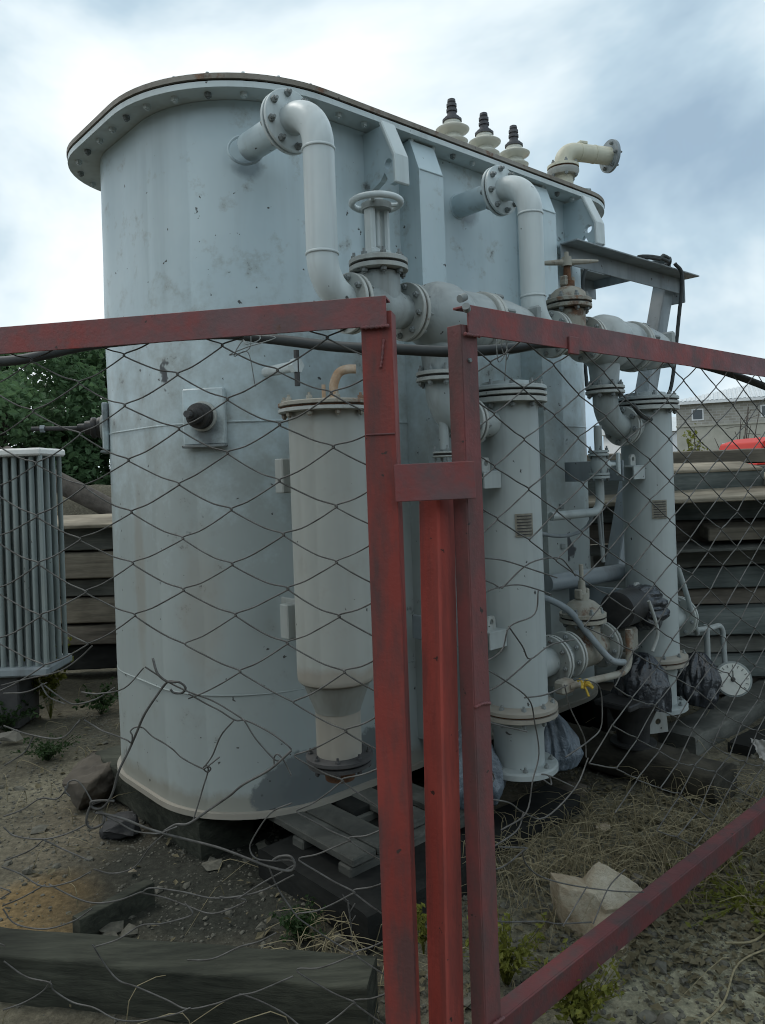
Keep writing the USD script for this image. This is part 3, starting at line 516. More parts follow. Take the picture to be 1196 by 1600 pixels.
# lower circuit between the coolers
gate_valve(1.37, .69, NL, m='rusty_valve', wheel='none', L=.30)
lp = obj(tube([W(.95, NL, .68), W(1.21, NL, .69)], .066, 24), 'lower_pipe', 'cooler_paint', T, 60); flange_pair(W(1.10, NL, .685), AV, .118, lp, .016, 'flange_paint', 8)
obj(tube(curve([W(1.03, .42, .60), W(1.2, .43, .595), W(1.42, .43, .58), W(1.50, .43, .59), W(1.53, .43, .64), W(1.535, .43, .78)], 6), .017, 12), 'bypass_pipe', 'rusty_valve', lp, 60)
obj(block(W(1.03, .40, .60), AV, NV, ZV, .09, .06, .06, .01), 'cock_body', 'rusty_valve', lp)
obj(tube(curve([W(1.12, .1, .96), W(1.17, .18, .965), W(1.25, .28, .90), W(1.30, .36, .78), W(1.38, .42, .66), W(1.47, .44, .63)], 7), .0165, 12), 'hose', 'grey_steel', T, 60)
# vertical valve string beside the second cooler
vs = obj(tube([W(1.56, NL, 1.80), W(1.56, NL, 1.50)], .02, 14), 'drain_line', 'valve_paint', T, 60)
for z in (1.645, 1.53): obj(lathe(W(1.56, NL, z), ZV, [(0, .052), (.012, .052), (.013, .044), (.016, .044), (.017, .052), (.028, .052)], 24), 'flange', 'valve_paint', vs, 30); bolts(vs, W(1.56, NL, z+.028), ZV, .042, 4, 'bolt_metal', .008, .012, .028)
obj(lathe(W(1.56, NL, 1.555), ZV, [(0, .035), (.045, .045), (.09, .035)], 20), 'valve_body', 'valve_paint', vs, 50); obj(lathe(W(1.58, NL, 1.60), AV, [(0, .03), (.05, .028), (.06, .014), (.13, .012)], 14), 'valve_stem', 'pipe_paint', vs)
obj(block(W(1.71, NL+.02, 1.60), AV, NV, ZV, .02, .02, .12, .005), 'valve_handle', 'pipe_paint', vs)
obj(tube([W(1.56, NL, 1.52)]+bend(W(1.56, NL, 1.43), -ZV, -AV, .07, 10)+[W(1.22, NL-.06, 1.355)], .022, 14), 'return_pipe', 'valve_paint', vs, 60)
obj(tube(curve([W(1.25, .0, 1.33), W(1.3, .06, 1.27), W(1.42, .14, 1.24), W(1.53, .2, 1.27), W(1.56, .24, 1.35)], 6), .010, 8), 'capillary', 'grey_steel', vs, 60)
obj(tube([W(1.57, NL-.02, 1.36), W(1.565, NL, 1.10)], .009, 8), 'rod', 'bolt_metal', vs); obj(tube([W(1.60, NL-.02, 1.36), W(1.575, NL, 1.10)], .007, 8), 'rod', 'bolt_metal', vs)
obj(cyl(W(1.44, .02, .985), W(2.0, .12, .99), .045, 18), 'tie_pipe', 'grey_steel', T)
# oil pump of the lower circuit, wrapped in black sheet
def lump(c, r, seed, sub=5, amp=.3, sc=5., squash=(1, 1, 1), flat=0):
    """wrinkled sheet gathered into a bundle"""
    m = trimesh.creation.icosphere(sub); v = np.asarray(m.vertices); d = 1+amp*(meshkit.fbm(v*1.6+seed*7.3, 3, seed)-.5)*2
    w = v+.25*np.stack([meshkit.noise(v*2+seed+k*9, seed+k) for k in range(3)], 1)
    for k, (f, a) in enumerate(((2.6, .16), (5.5, .07))): d = d-flat*a*2.2*(1-np.abs(meshkit.noise(w*f*np.array([1.3, 1.3, .6])+seed*3.1, seed+k)-.5)*2)**3
    return np.asarray(c)+v*d[:, None]*np.asarray(r)*np.asarray(squash), np.asarray(m.faces)
def wrap(c, axis, prof, seed, depth=.16, k=9, sag=.12):
    """plastic sheet gathered round something: deep folds run along the axis and tighten at the tied ends"""
    d = unit(axis); x, y = perp(d); n, m = 120, 44; P = np.array(prof); z = np.linspace(P[0, 0], P[-1, 0], m); R = np.interp(z, P[:, 0], P[:, 1]); t = np.arange(n)*2*PI/n
    T_, Z_ = np.meshgrid(t, z); u = (z-z[0])/(z[-1]-z[0]); q = np.stack([np.cos(T_)*k*.32+seed, np.sin(T_)*k*.32, Z_*5+.6*np.sin(3*T_+seed)], -1)
    f = 1-np.abs(meshkit.noise(q, seed)-.5)*2; g = meshkit.fbm(q*np.array([.45, .45, 1.2]), 3, seed+2)-.5; h = 1-np.abs(meshkit.noise(q*np.array([2.1, 2.1, 2.6])+4, seed+5)-.5)*2
    r = R[:, None]*(1+depth*(.5-f**2)+.35*g-.05*h**3)
    V = np.asarray(c)+Z_[..., None]*d+r[..., None]*(np.cos(T_)[..., None]*x+np.sin(T_)[..., None]*y)+(sag*R[:, None]*(meshkit.fbm(q*.3+9, 2, seed)-.5))[..., None]*d
    a = np.arange(n); b = (a+1) % n; F = np.vstack([np.stack([i*n+a, i*n+b, (i+1)*n+b, (i+1)*n+a], 1) for i in range(m-1)]); F = np.vstack([F[:, [0, 1, 2]], F[:, [0, 2, 3]]])
    V = V.reshape(-1, 3); N_ = len(V); V = np.vstack([V, np.asarray(c)+d*z[0], np.asarray(c)+d*z[-1]]); F = np.vstack([F, np.stack([b, a, np.full(n, N_)], 1), np.stack([(m-1)*n+a, (m-1)*n+b, np.full(n, N_+1)], 1)])
    return V, F
wp = obj(wrap(W(1.74, .36, .40), ZV+.25*AV, [(-.06, .15), (0, .15), (.07, .145), (.14, .115), (.20, .06), (.215, .02)], 3), 'wrapped_pump', 'plastic_sheet', T, 60)
obj(block(W(1.62, .36, .40), AV, NV, ZV, .30, .20, .03, .006), 'top_plate', 'black_iron', wp)
obj(lathe(W(1.66, .36, .17), ZV, [(0, .115), (.012, .115), (.015, .08), (.10, .085), (.22, .14)], 24), 'pump_foot', 'black_iron', wp, 40)
obj(prism(Polygon([(-.06, 0), (.06, 0), (.045, .19), (-.045, .19)]).difference(Point(0, .06).buffer(.016)), W(1.88, .37, .17), unit(AV+NV*.5), ZV, np.cross(unit(AV+NV*.5), ZV), .012), 'foot_plate', 'flange_paint', wp, 20)
mo = obj(lathe(W(1.66, .34, .86), unit(AV-.1*NV), [(-.1, .07), (-.09, .092), (.10, .092), (.11, .08)], 32), 'motor', 'black_iron', T, 50)
obj(wrap(W(1.76, .335, .845), unit(AV-.1*NV-.12*ZV), [(-.02, .098), (.02, .118), (.09, .13), (.15, .12), (.19, .07), (.2, .03)], 9, .2), 'plastic_wrap', 'plastic_sheet', mo, 60)
obj(tube(curve([W(1.70, .45, .90), W(1.74, .46, .80), W(1.76, .46, .72), W(1.72, .45, .64)], 6), .009, 8), 'strap', 'flange_paint', mo, 60)
obj(block(W(1.66, .34, .70), AV, NV, ZV, .10, .09, .12, .012), 'motor_seat', 'rusty_valve', mo)
# gauge and fittings past the second cooler
gp = obj(tube([W(2.14, NL, .70), W(2.32, NL, .71)], .06, 22), 'lower_pipe', 'cooler_paint', T, 60); flange_pair(W(2.32, NL, .71), AV, .115, gp, .016, 'flange_paint', 8)
obj(tube(curve([W(2.18, .36, 1.02), W(2.26, .37, .84), W(2.36, .36, .66), W(2.42, .34, .60)], 6), .014, 10), 'hose', 'valve_paint', gp, 60)
obj(tube([W(2.40, .33, .62), W(2.62, .33, .60)]+bend(W(2.70, .33, .60), AV, -ZV, .07, 8)+[W(2.78, .33, .36)], .016, 12), 'gauge_pipe', 'valve_paint', gp, 60)
obj(cyl(W(2.56, .33, .63), W(2.56, .33, .36), .017, 12), 'drop_pipe', 'valve_paint', gp); obj(block(W(2.56, .33, .34), AV, NV, ZV, .05, .05, .06, .008), 'union', 'white_paint', gp)
gd = unit(np.array([-.38, -.92, .12])); gc = W(2.70, .413, .292)
ga = obj(lathe(gc-gd*.05, gd, [(0, .09), (.05, .104), (.06, .104), (.062, .096)], 40), 'pressure_gauge', 'valve_paint', gp, 40)
obj(lathe(gc+gd*.0125, gd, [(0, .093), (.003, .093)], 40), 'dial_face', 'dial', ga); obj(lathe(gc+gd*.016, gd, [(0, .014), (.01, .010)], 16), 'needle_hub', 'dark_steel', ga)
sd = np.cross(ZV, gd); sd = unit(sd); gu = np.cross(gd, sd)
obj(block(gc+gd*.018+gu*.025, sd, gu, gd, .006, .055, .003), 'needle', 'dark_steel', ga)
for t in np.linspace(-.7*PI, .7*PI, 13): obj(block(gc+gd*.0165+.078*(math.sin(t)*sd+math.cos(t)*gu), math.cos(t)*sd-math.sin(t)*gu, math.sin(t)*sd+math.cos(t)*gu, gd, .003, .016, .002), 'dial_mark', 'dark_steel', ga)
obj(block(W(2.62, .28, .27), AV, NV, ZV, .24, .14, .16, .02), 'gauge_housing', 'dark_steel', gp); obj(wrap(W(2.33, .36, .27), unit(ZV+.3*AV), [(-.06, .10), (.0, .13), (.1, .125), (.18, .09), (.24, .03)], 21, .22), 'plastic_wrap', 'plastic_sheet', gp, 60)

# steel frame carried on the far end
def channel(p, q, h, fl, upv, outv, parent, name, m='grey_steel', t=.009):
    p, q = np.asarray(p), np.asarray(q); d = unit(q-p); L = np.linalg.norm(q-p); c = (p+q)/2
    mb = MB().add(block(c, d, outv, upv, L, t, h, .002)).add(block(c+upv*(h/2+t/2)+outv*(fl/2-t/2), d, outv, upv, L, fl, t, .002))
    return mb.build(name, m, parent, 20)
fr = channel(W(1.715, -.015, 2.775), W(3.12, -.015, 2.775), .10, .115, ZV, NV, T, 'support_frame', 'grey_steel')
channel(W(2.40, -.62, 2.86), W(3.0, -.62, 2.86), .13, .15, ZV, NV, fr, 'rear_beam'); channel(W(2.98, -.62, 2.90), W(2.98, -.03, 2.90), .07, .10, ZV, -AV, fr, 'cross_beam')
obj(block(W(2.45, -.60, 2.90), AV, NV, ZV, .12, .02, .12, .003), 'end_plate', 'grey_steel', fr); obj(block(W(3.06, -.03, 2.74), AV, NV, ZV, .012, .10, .16, .003), 'end_plate', 'grey_steel', fr)
ax = unit(W(2.30, -.06, .95)-W(3.02, -.06, 2.80)); sdv = np.cross(ax, NV); cc = (W(2.30, -.06, .95)+W(3.02, -.06, 2.80))/2; LL = np.linalg.norm(W(2.30, -.06, .95)-W(3.02, -.06, 2.80))
MB().add(block(cc, ax, NV, sdv, LL, .01, .105, .002)).add(block(cc+sdv*.05-NV*.045, ax, NV, sdv, LL, .09, .010, .002)).build('strut', 'grey_steel', fr, 20)
obj(tube(curve([W(2.78, .1, 2.86), W(2.83, .12, 2.78), W(2.84, .08, 2.5), W(2.80, .04, 2.1), W(2.74, .0, 1.95), W(2.50, .1, 1.86), W(2.2, .3, 1.83), W(1.85, .38, 1.84), W(1.70, .40, 1.90)], 8), .012, 10), 'cable_run', 'cable_rubber', fr, 60)
obj(tube(curve([W(2.45, -.3, 2.9), W(2.4, -.32, 2.82), W(2.36, -.32, 2.6), W(2.36, -.3, 2.1)], 8), .012, 10), 'cable_run', 'cable_rubber', fr, 60)
obj(tube([W(2.62, .03, 2.845)+.14*(math.cos(t)*AV+.7*math.sin(t)*NV)+ZV*(.004*k % .03) for k, t in enumerate(np.linspace(0, 4*PI, 50))], .012, 8), 'cable_coil', 'cable_rubber', fr, 60)

# ------------------------------------------------------------------ timbers carrying the transformer
def sleeper(c, d, L, w, h, name='sleeper', m='timber_a', seed=0, label=None, cat='timber', group=None, parent=None, tilt=0., wear=.012, e=12.):
    d = unit([d[0], d[1], tilt]); s = unit(np.cross(ZV, d)); u = np.cross(d, s); n = max(6, int(L/.12)); k = 16; c = np.asarray(c, float)
    t = np.arange(k)*2*PI/k
    sq = np.stack([np.sign(np.cos(t))*np.abs(np.cos(t))**(2/e), np.sign(np.sin(t))*np.abs(np.sin(t))**(2/e)], 1)
    V = []
    for i in range(n+1):
        x = (i/n-.5)*L; p = c+d*x+sq[:, :1]*s*w/2+sq[:, 1:]*u*h/2
        V.append(p+((meshkit.fbm(p*7+seed*1.7, 3, seed)-.5)*2*wear)[:, None]*unit(s+u))
    V = np.vstack(V+[c-d*L/2, c+d*L/2]); q = np.arange(k); q2 = (q+1) % k
    f = np.vstack([np.stack([i*k+q, i*k+q2, (i+1)*k+q2, (i+1)*k+q], 1) for i in range(n)]); f = np.vstack([f[:, [0, 1, 2]], f[:, [0, 2, 3]]])
    m_ = (n+1)*k; f = np.vstack([f, np.stack([q2, q, np.full(k, m_)], 1), np.stack([n*k+q, n*k+q2, np.full(k, m_+1)], 1)])
    o = obj((V, f), name, m, parent, 40)
    if label: tag(o, label, cat, group)
    return o
sleeper(W(1.66, .0, .085), NV, 1.66, .24, .17, m='timber_along_n', seed=2, label='thick round-edged dark sleeper jutting out under the wrapped pump, split pale top', wear=.03, e=3.2)
sleeper(W(2.85, .36, .05), AV, 1.5, .22, .12, m='grey_board', seed=3, label='grey-topped beam lying along the ground right of the split sleeper')
sleeper(W(2.9, .62, .03), AV, 1.25, .12, .07, m='shade_black_timber', seed=4, label='thin black beam flat on the soil in front of the grey-topped beam')
sleeper(W(-.235, -1.02, .085), NV, 1.15, .26, .185, m='kerb_timber', seed=8, label='brown-black sleeper under the left edge of the tank rim', wear=.02)
sleeper(W(.25, -.78, .09), NV, 1.5, .26, .20, m='shade_black_timber', seed=5, label='black sleeper under the rounded front end of the transformer tank')
sleeper(W(1.0, -.85, .09), NV, 1.6, .26, .20, m='shade_black_timber', seed=6, label='black sleeper under the middle of the transformer tank')
sleeper(W(2.2, -.85, .09), NV, 1.6, .26, .20, m='shade_black_timber', seed=7, label='black sleeper under the far end of the transformer tank')
sleeper(W(.06, .17, .06), AV, .64, .68, .14, m='shade_black_timber', seed=12, label='shade-black block under the near end of the slatted wooden skid', wear=.008)  # its black is the shade under the skid, put into the colour
sleeper(W(.55, .32, .03), AV, 1.1, .2, .11, m='shade_black_timber', seed=14, label='dark beam on the ground behind the red middle post')
sk = thing('wooden_skid', 'slatted grey wooden skid sticking out under the front of the tank', 'pallet', W(.1, 0, .15))
for a, L, c in ((-.085, .58, .0), (.04, .55, .01), (.27, .52, -.03), (.43, .5, -.04)):
    obj(block(W(a, c, .180), AV, NV, ZV, .115, L, .032, .005), 'slat', 'grey_board', sk, 20)
obj(block(W(.18, .245, .135), AV, NV, ZV, .66, .075, .055, .006), 'bearer', 'grey_board', sk, 20); obj(block(W(.18, -.05, .135), AV, NV, ZV, .66, .075, .055, .006), 'bearer', 'grey_board', sk, 20)

# ------------------------------------------------------------------ gates of red angle iron and chain link
def angle_bar(p, q, out, w1, w2, t=.006):
    """L section from p to q; leg 1 (w1) stands along side, leg 2 (w2) goes along out"""
    p, q, out = map(lambda x: np.asarray(x, float), (p, q, out)); d = unit(q-p); out = unit(out-d*(out@d)); side = np.cross(out, d); L = np.linalg.norm(q-p)
    pr = Polygon([(0, 0), (w1, 0), (w1, t), (t, t), (t, w2), (0, w2)]); return prism(pr, p, side, out, d, L)
def cablebend(v, f, amp, seed):
    return v+((meshkit.fbm(v*2.3+seed, 2, seed)-.5)*amp)[:, None]*np.array([.3, .6, .7]), f
def chain(leaf, G, D, u0, hw, nc, vt, h, vb, keep, sag, bulge, seed, r=.0021, mat_='wire'):
    """woven wires, each zigzagging down between two columns of knots and hooked into its neighbours"""
    r_ = np.random.default_rng(seed); Np = np.array([-D[1], D[0], 0]); Np = Np if Np[1] > 0 else -Np; D3 = np.array([*D, 0])
    rows = int((vt-vb)/(h/2))
    jit = {}
    def knot(c, j):
        if (c, j) not in jit:
            v = vt-j*h/2; amp = .004+.010*max(0, (1.2-v))
            jit[c, j] = np.array([u0+c*hw+r_.normal(0, amp), v+r_.normal(0, amp*.8), r_.normal(0, .004)+.014+bulge(u0+c*hw, v)])
        return jit[c, j]
    for i in range(nc):
        runs, run = [], []
        for j in range(rows+1):
            side = (i+j) % 2; c = i+side; q = knot(c, j)
            if not keep(q[0], q[1]):
                if len(run) > 1: runs.append(run)
                run = []; continue
            run.append((q, 1 if side else -1))
        if len(run) > 1: runs.append(run)
        for run in runs:
            pts = []
            for k, (q, s_) in enumerate(run):
                hk = np.array([s_*.0035, 0, .003*s_])
                if 0 < k < len(run)-1: pts += [q+hk+np.array([-s_*.010, .006, 0]), q+hk, q+hk+np.array([-s_*.010, -.006, -.004*s_])]
                else: pts.append(q)
                if k < len(run)-1:
                    q2 = run[k+1][0]; sg = sag(*((q+q2)/2)[:2])*r_.uniform(.6, 1.4)
                    for t in (.33, .66): pts.append(q*(1-t)+q2*t+np.array([0, -sg*4*t*(1-t), 0]))
            P = np.array(pts); P = curve(P, 3); X = np.array([*G, 0])+P[:, :1]*D3+P[:, 1:2]*ZV+P[:, 2:]*Np
            obj(tube(X, r, 6), 'wire', mat_, leaf, True)
def loose(leaf, G, D, lines, seed, r=.0021, mat_='wire', heavy=()):
    r_ = np.random.default_rng(seed); Np = np.array([-D[1], D[0], 0]); Np = Np if Np[1] > 0 else -Np; D3 = np.array([*D, 0])
    for i, l in enumerate(lines):
        P = np.array(l); n = len(P); off = np.cumsum(r_.normal(0, .007, n)); off -= np.linspace(off[0], off[-1], n)
        X = np.array([*G, 0])+P[:, :1]*D3+P[:, 1:2]*ZV+(off+.014+r_.normal(0, .004))[:, None]*Np
        obj(tube(curve(X, 5), r*(1.6 if i in heavy else 1.), 6), 'loose_wire', mat_, leaf, True)
LOOSE_L = [[(0.683,1.125),(0.666,1.086),(0.636,1.065),(0.608,1.064),(0.594,1.047),(0.606,1.032),(0.628,1.033),(0.635,1.043)],
[(0.616,1.064),(0.643,1.062),(0.674,1.024),(0.707,0.977),(0.741,0.92),(0.767,0.872),(0.792,0.82),(0.813,0.762),(0.829,0.732),(0.852,0.717),(0.873,0.723),(0.871,0.737),(0.844,0.739),(0.808,0.739)],
[(0.893,0.954),(0.867,0.934),(0.839,0.925),(0.81,0.916),(0.769,0.905),(0.755,0.897),(0.748,0.918),(0.755,0.928),(0.742,0.938),(0.72,0.937),(0.691,0.916),(0.66,0.9),(0.63,0.884),(0.601,0.865),(0.55,0.839),(0.535,0.844),(0.502,0.868)],
[(0.708,1.101),(0.639,1.058),(0.582,1.036),(0.515,1.012),(0.444,0.971),(0.426,0.963),(0.4,0.921),(0.353,0.87),(0.34,0.861),(0.351,0.852),(0.355,0.868),(0.343,0.879),(0.326,0.861),(0.307,0.826)],
[(0.582,1.034),(0.538,1.005),(0.5,0.988),(0.458,0.964),(0.426,0.963),(0.361,0.939),(0.314,0.911),(0.302,0.897)],
[(0.46,0.964),(0.497,0.924),(0.525,0.87),(0.544,0.844),(0.554,0.832),(0.543,0.821),(0.536,0.831),(0.548,0.839),(0.545,0.824),(0.557,0.783),(0.572,0.734),(0.584,0.696)],
[(0.846,0.738),(0.877,0.723),(0.888,0.683),(0.876,0.663),(0.843,0.677),(0.832,0.694),(0.841,0.708),(0.857,0.709),(0.83,0.707),(0.772,0.694),(0.713,0.675),(0.655,0.66),(0.597,0.642),(0.513,0.627),(0.429,0.606),(0.371,0.595),(0.319,0.587),(0.302,0.601),(0.314,0.621),(0.344,0.619),(0.363,0.608)],
[(0.857,0.707),(0.801,0.688),(0.743,0.667),(0.684,0.665),(0.666,0.665),(0.625,0.682)],
[(0.666,0.665),(0.634,0.682),(0.595,0.689),(0.538,0.726),(0.48,0.765),(0.44,0.797),(0.365,0.84),(0.303,0.893)],
[(1.152,0.677),(1.091,0.7),(1.036,0.732),(0.997,0.726),(0.962,0.757),(0.954,0.777),(0.93,0.783),(0.904,0.767),(0.88,0.738),(0.875,0.723)],
[(0.944,0.744),(0.955,0.757),(0.956,0.771)],
[(1.153,0.647),(1.114,0.626),(1.026,0.624),(0.955,0.641),(0.888,0.674)],
[(1.026,0.622),(1.075,0.586),(1.157,0.552)],
[(1.023,0.623),(0.963,0.596),(0.887,0.575)],
[(1.157,0.54),(1.104,0.522),(1.026,0.498),(0.947,0.512),(0.882,0.546)],
[(1.026,0.498),(1.094,0.461),(1.162,0.429)],
[(1.02,0.496),(0.949,0.467),(0.886,0.454),(0.809,0.469),(0.741,0.495)],
[(1.162,0.42),(1.123,0.383),(1.03,0.378),(0.945,0.403),(0.886,0.442)],
[(0.882,0.546),(0.831,0.533),(0.766,0.554),(0.708,0.621),(0.656,0.663)],
[(0.739,0.495),(0.706,0.512),(0.615,0.509),(0.525,0.496),(0.408,0.521),(0.308,0.573)],
[(0.741,0.495),(0.678,0.479),(0.606,0.464),(0.534,0.456),(0.459,0.479),(0.451,0.496),(0.515,0.5)],
[(0.884,0.337),(0.813,0.362),(0.746,0.405),(0.68,0.421),(0.607,0.444),(0.588,0.459),(0.614,0.477)],
[(0.611,0.327),(0.539,0.339),(0.466,0.369),(0.413,0.387),(0.36,0.421)],
[(1.168,0.271),(1.103,0.231),(1.022,0.23),(1.011,0.21),(0.954,0.181),(0.883,0.179),(0.819,0.16),(0.757,0.155),(0.657,0.177),(0.609,0.199)],
[(1.022,0.23),(1.051,0.197),(1.112,0.159),(1.174,0.135)],
[(0.884,0.349),(0.86,0.289),(0.816,0.252),(0.767,0.236),(0.681,0.205),(0.62,0.191),(0.536,0.212),(0.469,0.252),(0.417,0.269),(0.317,0.317)],
[(0.469,0.252),(0.419,0.234),(0.35,0.208),(0.3,0.181)],
[(0.306,0.759),(0.366,0.728),(0.42,0.654),(0.425,0.626),(0.405,0.61),(0.363,0.608),(0.322,0.608),(0.305,0.599),(0.337,0.577),(0.407,0.536),(0.461,0.502)],
[(0.374,0.585),(0.356,0.532),(0.323,0.485),(0.303,0.465)],
[(0.71,1.099),(0.768,1.044),(0.844,1.028),(0.897,1.03)],
[(1.017,1.052),(0.941,1.002),(0.906,0.997),(0.854,1.012),(0.796,1.045)],
[(1.137,1.046),(1.056,1.066),(0.957,1.088),(0.898,1.124),(0.854,1.159)],
[(1.134,1.023),(1.058,1.03),(0.997,1.056)],
[(1.141,0.931),(1.062,0.907),(0.964,0.902),(0.904,0.954)],
[(1.146,0.819),(1.084,0.857),(1.053,0.902)],
[(1.013,1.052),(0.989,1.018),(0.941,1)]]
LOOSE_R = [[(0.048,1.376),(0.142,1.359),(0.263,1.321),(0.373,1.287)],
[(0.045,1.326),(0.099,1.305),(0.137,1.287)],
[(0.137,1.287),(0.258,1.339),(0.383,1.342),(0.437,1.309),(0.474,1.28)],
[(0.043,1.281),(0.127,1.29),(0.224,1.284),(0.297,1.263),(0.361,1.24)],
[(0.297,1.263),(0.264,1.201),(0.163,1.183),(0.128,1.126),(0.033,1.104)],
[(0.163,1.183),(0.209,1.124),(0.263,1.077),(0.359,1.098),(0.463,1.097)],
[(0.263,1.077),(0.124,1.04),(0.029,1.028)],
[(0.033,1.108),(0.112,1.059),(0.218,0.983),(0.261,0.907),(0.276,0.817),(0.238,0.755),(0.2,0.681),(0.103,0.667)],
[(0.218,0.983),(0.321,0.967),(0.416,0.974)],
[(0.416,0.974),(0.45,0.897),(0.51,0.799),(0.513,0.739)],
[(0.404,0.771),(0.526,0.786),(0.614,0.801),(0.627,0.879),(0.605,0.928),(0.554,0.955),(0.472,0.979)],
[(0.026,0.973),(0.105,0.938),(0.223,0.891)],
[(0.021,0.887),(0.092,0.802),(0.016,0.795)],
[(0.015,0.777),(0.132,0.73),(0.2,0.681),(0.289,0.638),(0.436,0.677),(0.513,0.739)],
[(0.2,0.681),(0.144,0.653),(0.015,0.633)],
[(0.295,0.738),(0.321,0.72),(0.325,0.74),(0.296,0.752),(0.331,0.738),(0.436,0.677)],
[(0.006,0.602),(0.097,0.574),(0.178,0.591),(0.187,0.595),(0.088,0.63)],
[(0.178,0.591),(0.198,0.546),(0.257,0.49),(0.397,0.413),(0.607,0.316),(0.784,0.24)],
[(-0,0.485),(0.102,0.428),(0.278,0.353),(0.351,0.315),(0.509,0.255)],
[(0.351,0.315),(0.476,0.378)],
[(0.509,0.252),(0.607,0.316),(0.694,0.343)]]
GL = np.array([.0345, 1.9]); DL = unit([-1.075, .2178]); BL = np.array([-DL[1], DL[0], 0]); BL = BL if BL[1] > 0 else -BL
GR = np.array([.2063, 1.9]); DR = unit([1.361, 1.240]); BR = np.array([-DR[1], DR[0], 0])
DL3, DR3 = np.array([*DL, 0]), np.array([*DR, 0])
def onL(u, z, o=0): return np.array([*(GL+u*DL), z])+BL*o
def onR(u, z, o=0): return np.array([*(GR+u*DR), z])+BR*o
g = thing('gate_leaf', 'left red angle-iron gate leaf whose chain link is torn open at the bottom', 'gate', onL(.9, 0), 'pair of red chain-link gates')
def plate(P0, e1, e2, nrm, l1, l2, t, name, m, parent, ch=.0015): return obj(block(np.asarray(P0)+e1*l1/2+e2*l2/2+nrm*t/2, e1, e2, nrm, l1, l2, t, ch), name, m, parent, 20)
MB().add(block(onL(.038, 1.03, .003), DL3, BL, ZV, .078, .006, 1.94, .001)).add(block(onL(.002, 1.03, .034), DL3, BL, ZV, .006, .055, 1.94, .001)).build('stile', 'red_paint', g, 20)
obj(tube([onL(.074, 1.695, -.001), onL(.0, 1.695, -.001)], .0022, 6), 'weld_bead', 'red_paint_dull', g)
MB().add(block(onL(.96, 1.999, -.006), DL3, BL, ZV, 1.9, .006, .074, .001)).add(block(onL(.96, 2.033, .024), DL3, BL, ZV, 1.9, .054, .006, .001)).build('top_rail', 'red_paint_dull', g, 20)
MB().add(block(onL(.96, .035, -.004), DL3, BL, ZV, 1.76, .006, .06, .001)).build('bottom_rail', 'red_paint_dull', g, 20)
obj(block(onL(1.88, 1.03, .003), DL3, BL, ZV, .07, .006, 1.9, .001), 'stile', 'red_paint', g, 20)
def keepL(u, v):
    if v > 1.13: return True
    if u > .40+max(0, 1.13-v)*.0 and v < 1.13: return False
    return False
def weld(pts, parent, r=.0045):
    P = curve(pts, 8); rr = r*(1+.35*np.sin(np.arange(len(P))*2.1)); obj(tube(P, rr, 7), 'weld_bead', 'red_paint_dull', parent, True)
weld([onL(.004, 1.961, -.008), onL(.04, 1.9605, -.0085), onL(.076, 1.961, -.008)], g); weld([onL(.02, 1.93, -.001), onL(.025, 1.89, -.001), onL(.03, 1.86, -.001)], g, .003)
def keepL(u, v):
    lim = 1.10 if u > .62 else (1.0 if u > .42 else .10)
    if u > 1.12: lim = .25
    return v > lim
chain(g, GL, DL, .161-.1425, .1425, 13, 1.946+.071, .142, .12, keepL, lambda u, v: .0065, lambda u, v: .006+.006*math.sin(3*u+2*v), 21)
loose(g, GL, DL, LOOSE_L, 5, heavy=(0, 1, 6, 8))
g2 = thing('gate_leaf', 'right red angle-iron gate leaf swung away, with a latch plate on its stile', 'gate', onR(1., 0), 'pair of red chain-link gates')
MB().add(block(onR(.032, 1.02, .003), DR3, BR, ZV, .058, .006, 1.88, .001)).add(block(onR(.003, 1.02, .024), DR3, BR, ZV, .006, .045, 1.88, .001)).build('stile', 'red_paint_stile', g2, 20)
MB().add(block(onR(1.10, 1.972, -.006), DR3, BR, ZV, 2.16, .006, .075, .001)).add(block(onR(1.10, 2.007, .02), DR3, BR, ZV, 2.16, .046, .006, .001)).build('top_rail', 'red_paint_dull', g2, 20)
MB().add(block(onR(1.10, .178, -.006), DR3, BR, ZV, 2.16, .006, .070, .001)).add(block(onR(1.10, .210, .02), DR3, BR, ZV, 2.16, .046, .006, .001)).build('bottom_rail', 'red_paint_dark', g2, 20)
obj(block(onR(2.15, 1.02, .003), DR3, BR, ZV, .06, .006, 1.8, .001), 'stile', 'red_paint', g2, 20)
pc = np.array([.128, 1.886, 1.573]); pe = unit([1, 0, .012]); obj(block(pc, pe, np.array([0, 1., 0]), np.cross(pe, [0, 1., 0]), .198, .008, .092, .0015), 'latch_plate', 'red_paint_dull', g2, 20)
obj(cyl(onR(.012, 1.995, -.012), onR(.012, 1.995, -.012)+np.array([-.004, -.014, .006]), .010, 12), 'hinge_pin', 'bolt_metal', g2); obj(cyl(onR(.0, 2.022, .0), onR(.02, 2.03, .0), .010, 12), 'bolt_stub', 'bolt_metal', g2)
obj(bolt(onR(.027, 1.872, .0), -BR, .006, .006), 'screw', 'bolt_metal', g2, 30); obj(block(onR(.47, 1.945, -.012), DR3, BR, ZV, .05, .008, .05, .002), 'strike_lug', 'red_paint_dull', g2)
weld([onR(.004, 1.935, -.008), onR(.03, 1.934, -.0085), onR(.06, 1.935, -.008)], g2); weld([onR(.002, 1.01, -.001), onR(.03, 1.013, -.0015), onR(.058, 1.008, -.001)], g2, .004); weld([onR(.004, .216, -.008), onR(.03, .218, -.009), onR(.06, .215, -.008)], g2)
def keepR(u, v):
    if v < .235: return False
    if u < .62 and v < 1.36-(u-.1)*.25 and v > .0: return u > .52+.2*math.sin(v*9)*.3 and v > .62
    if u < 1.0 and v < .50: return u > .86
    return True
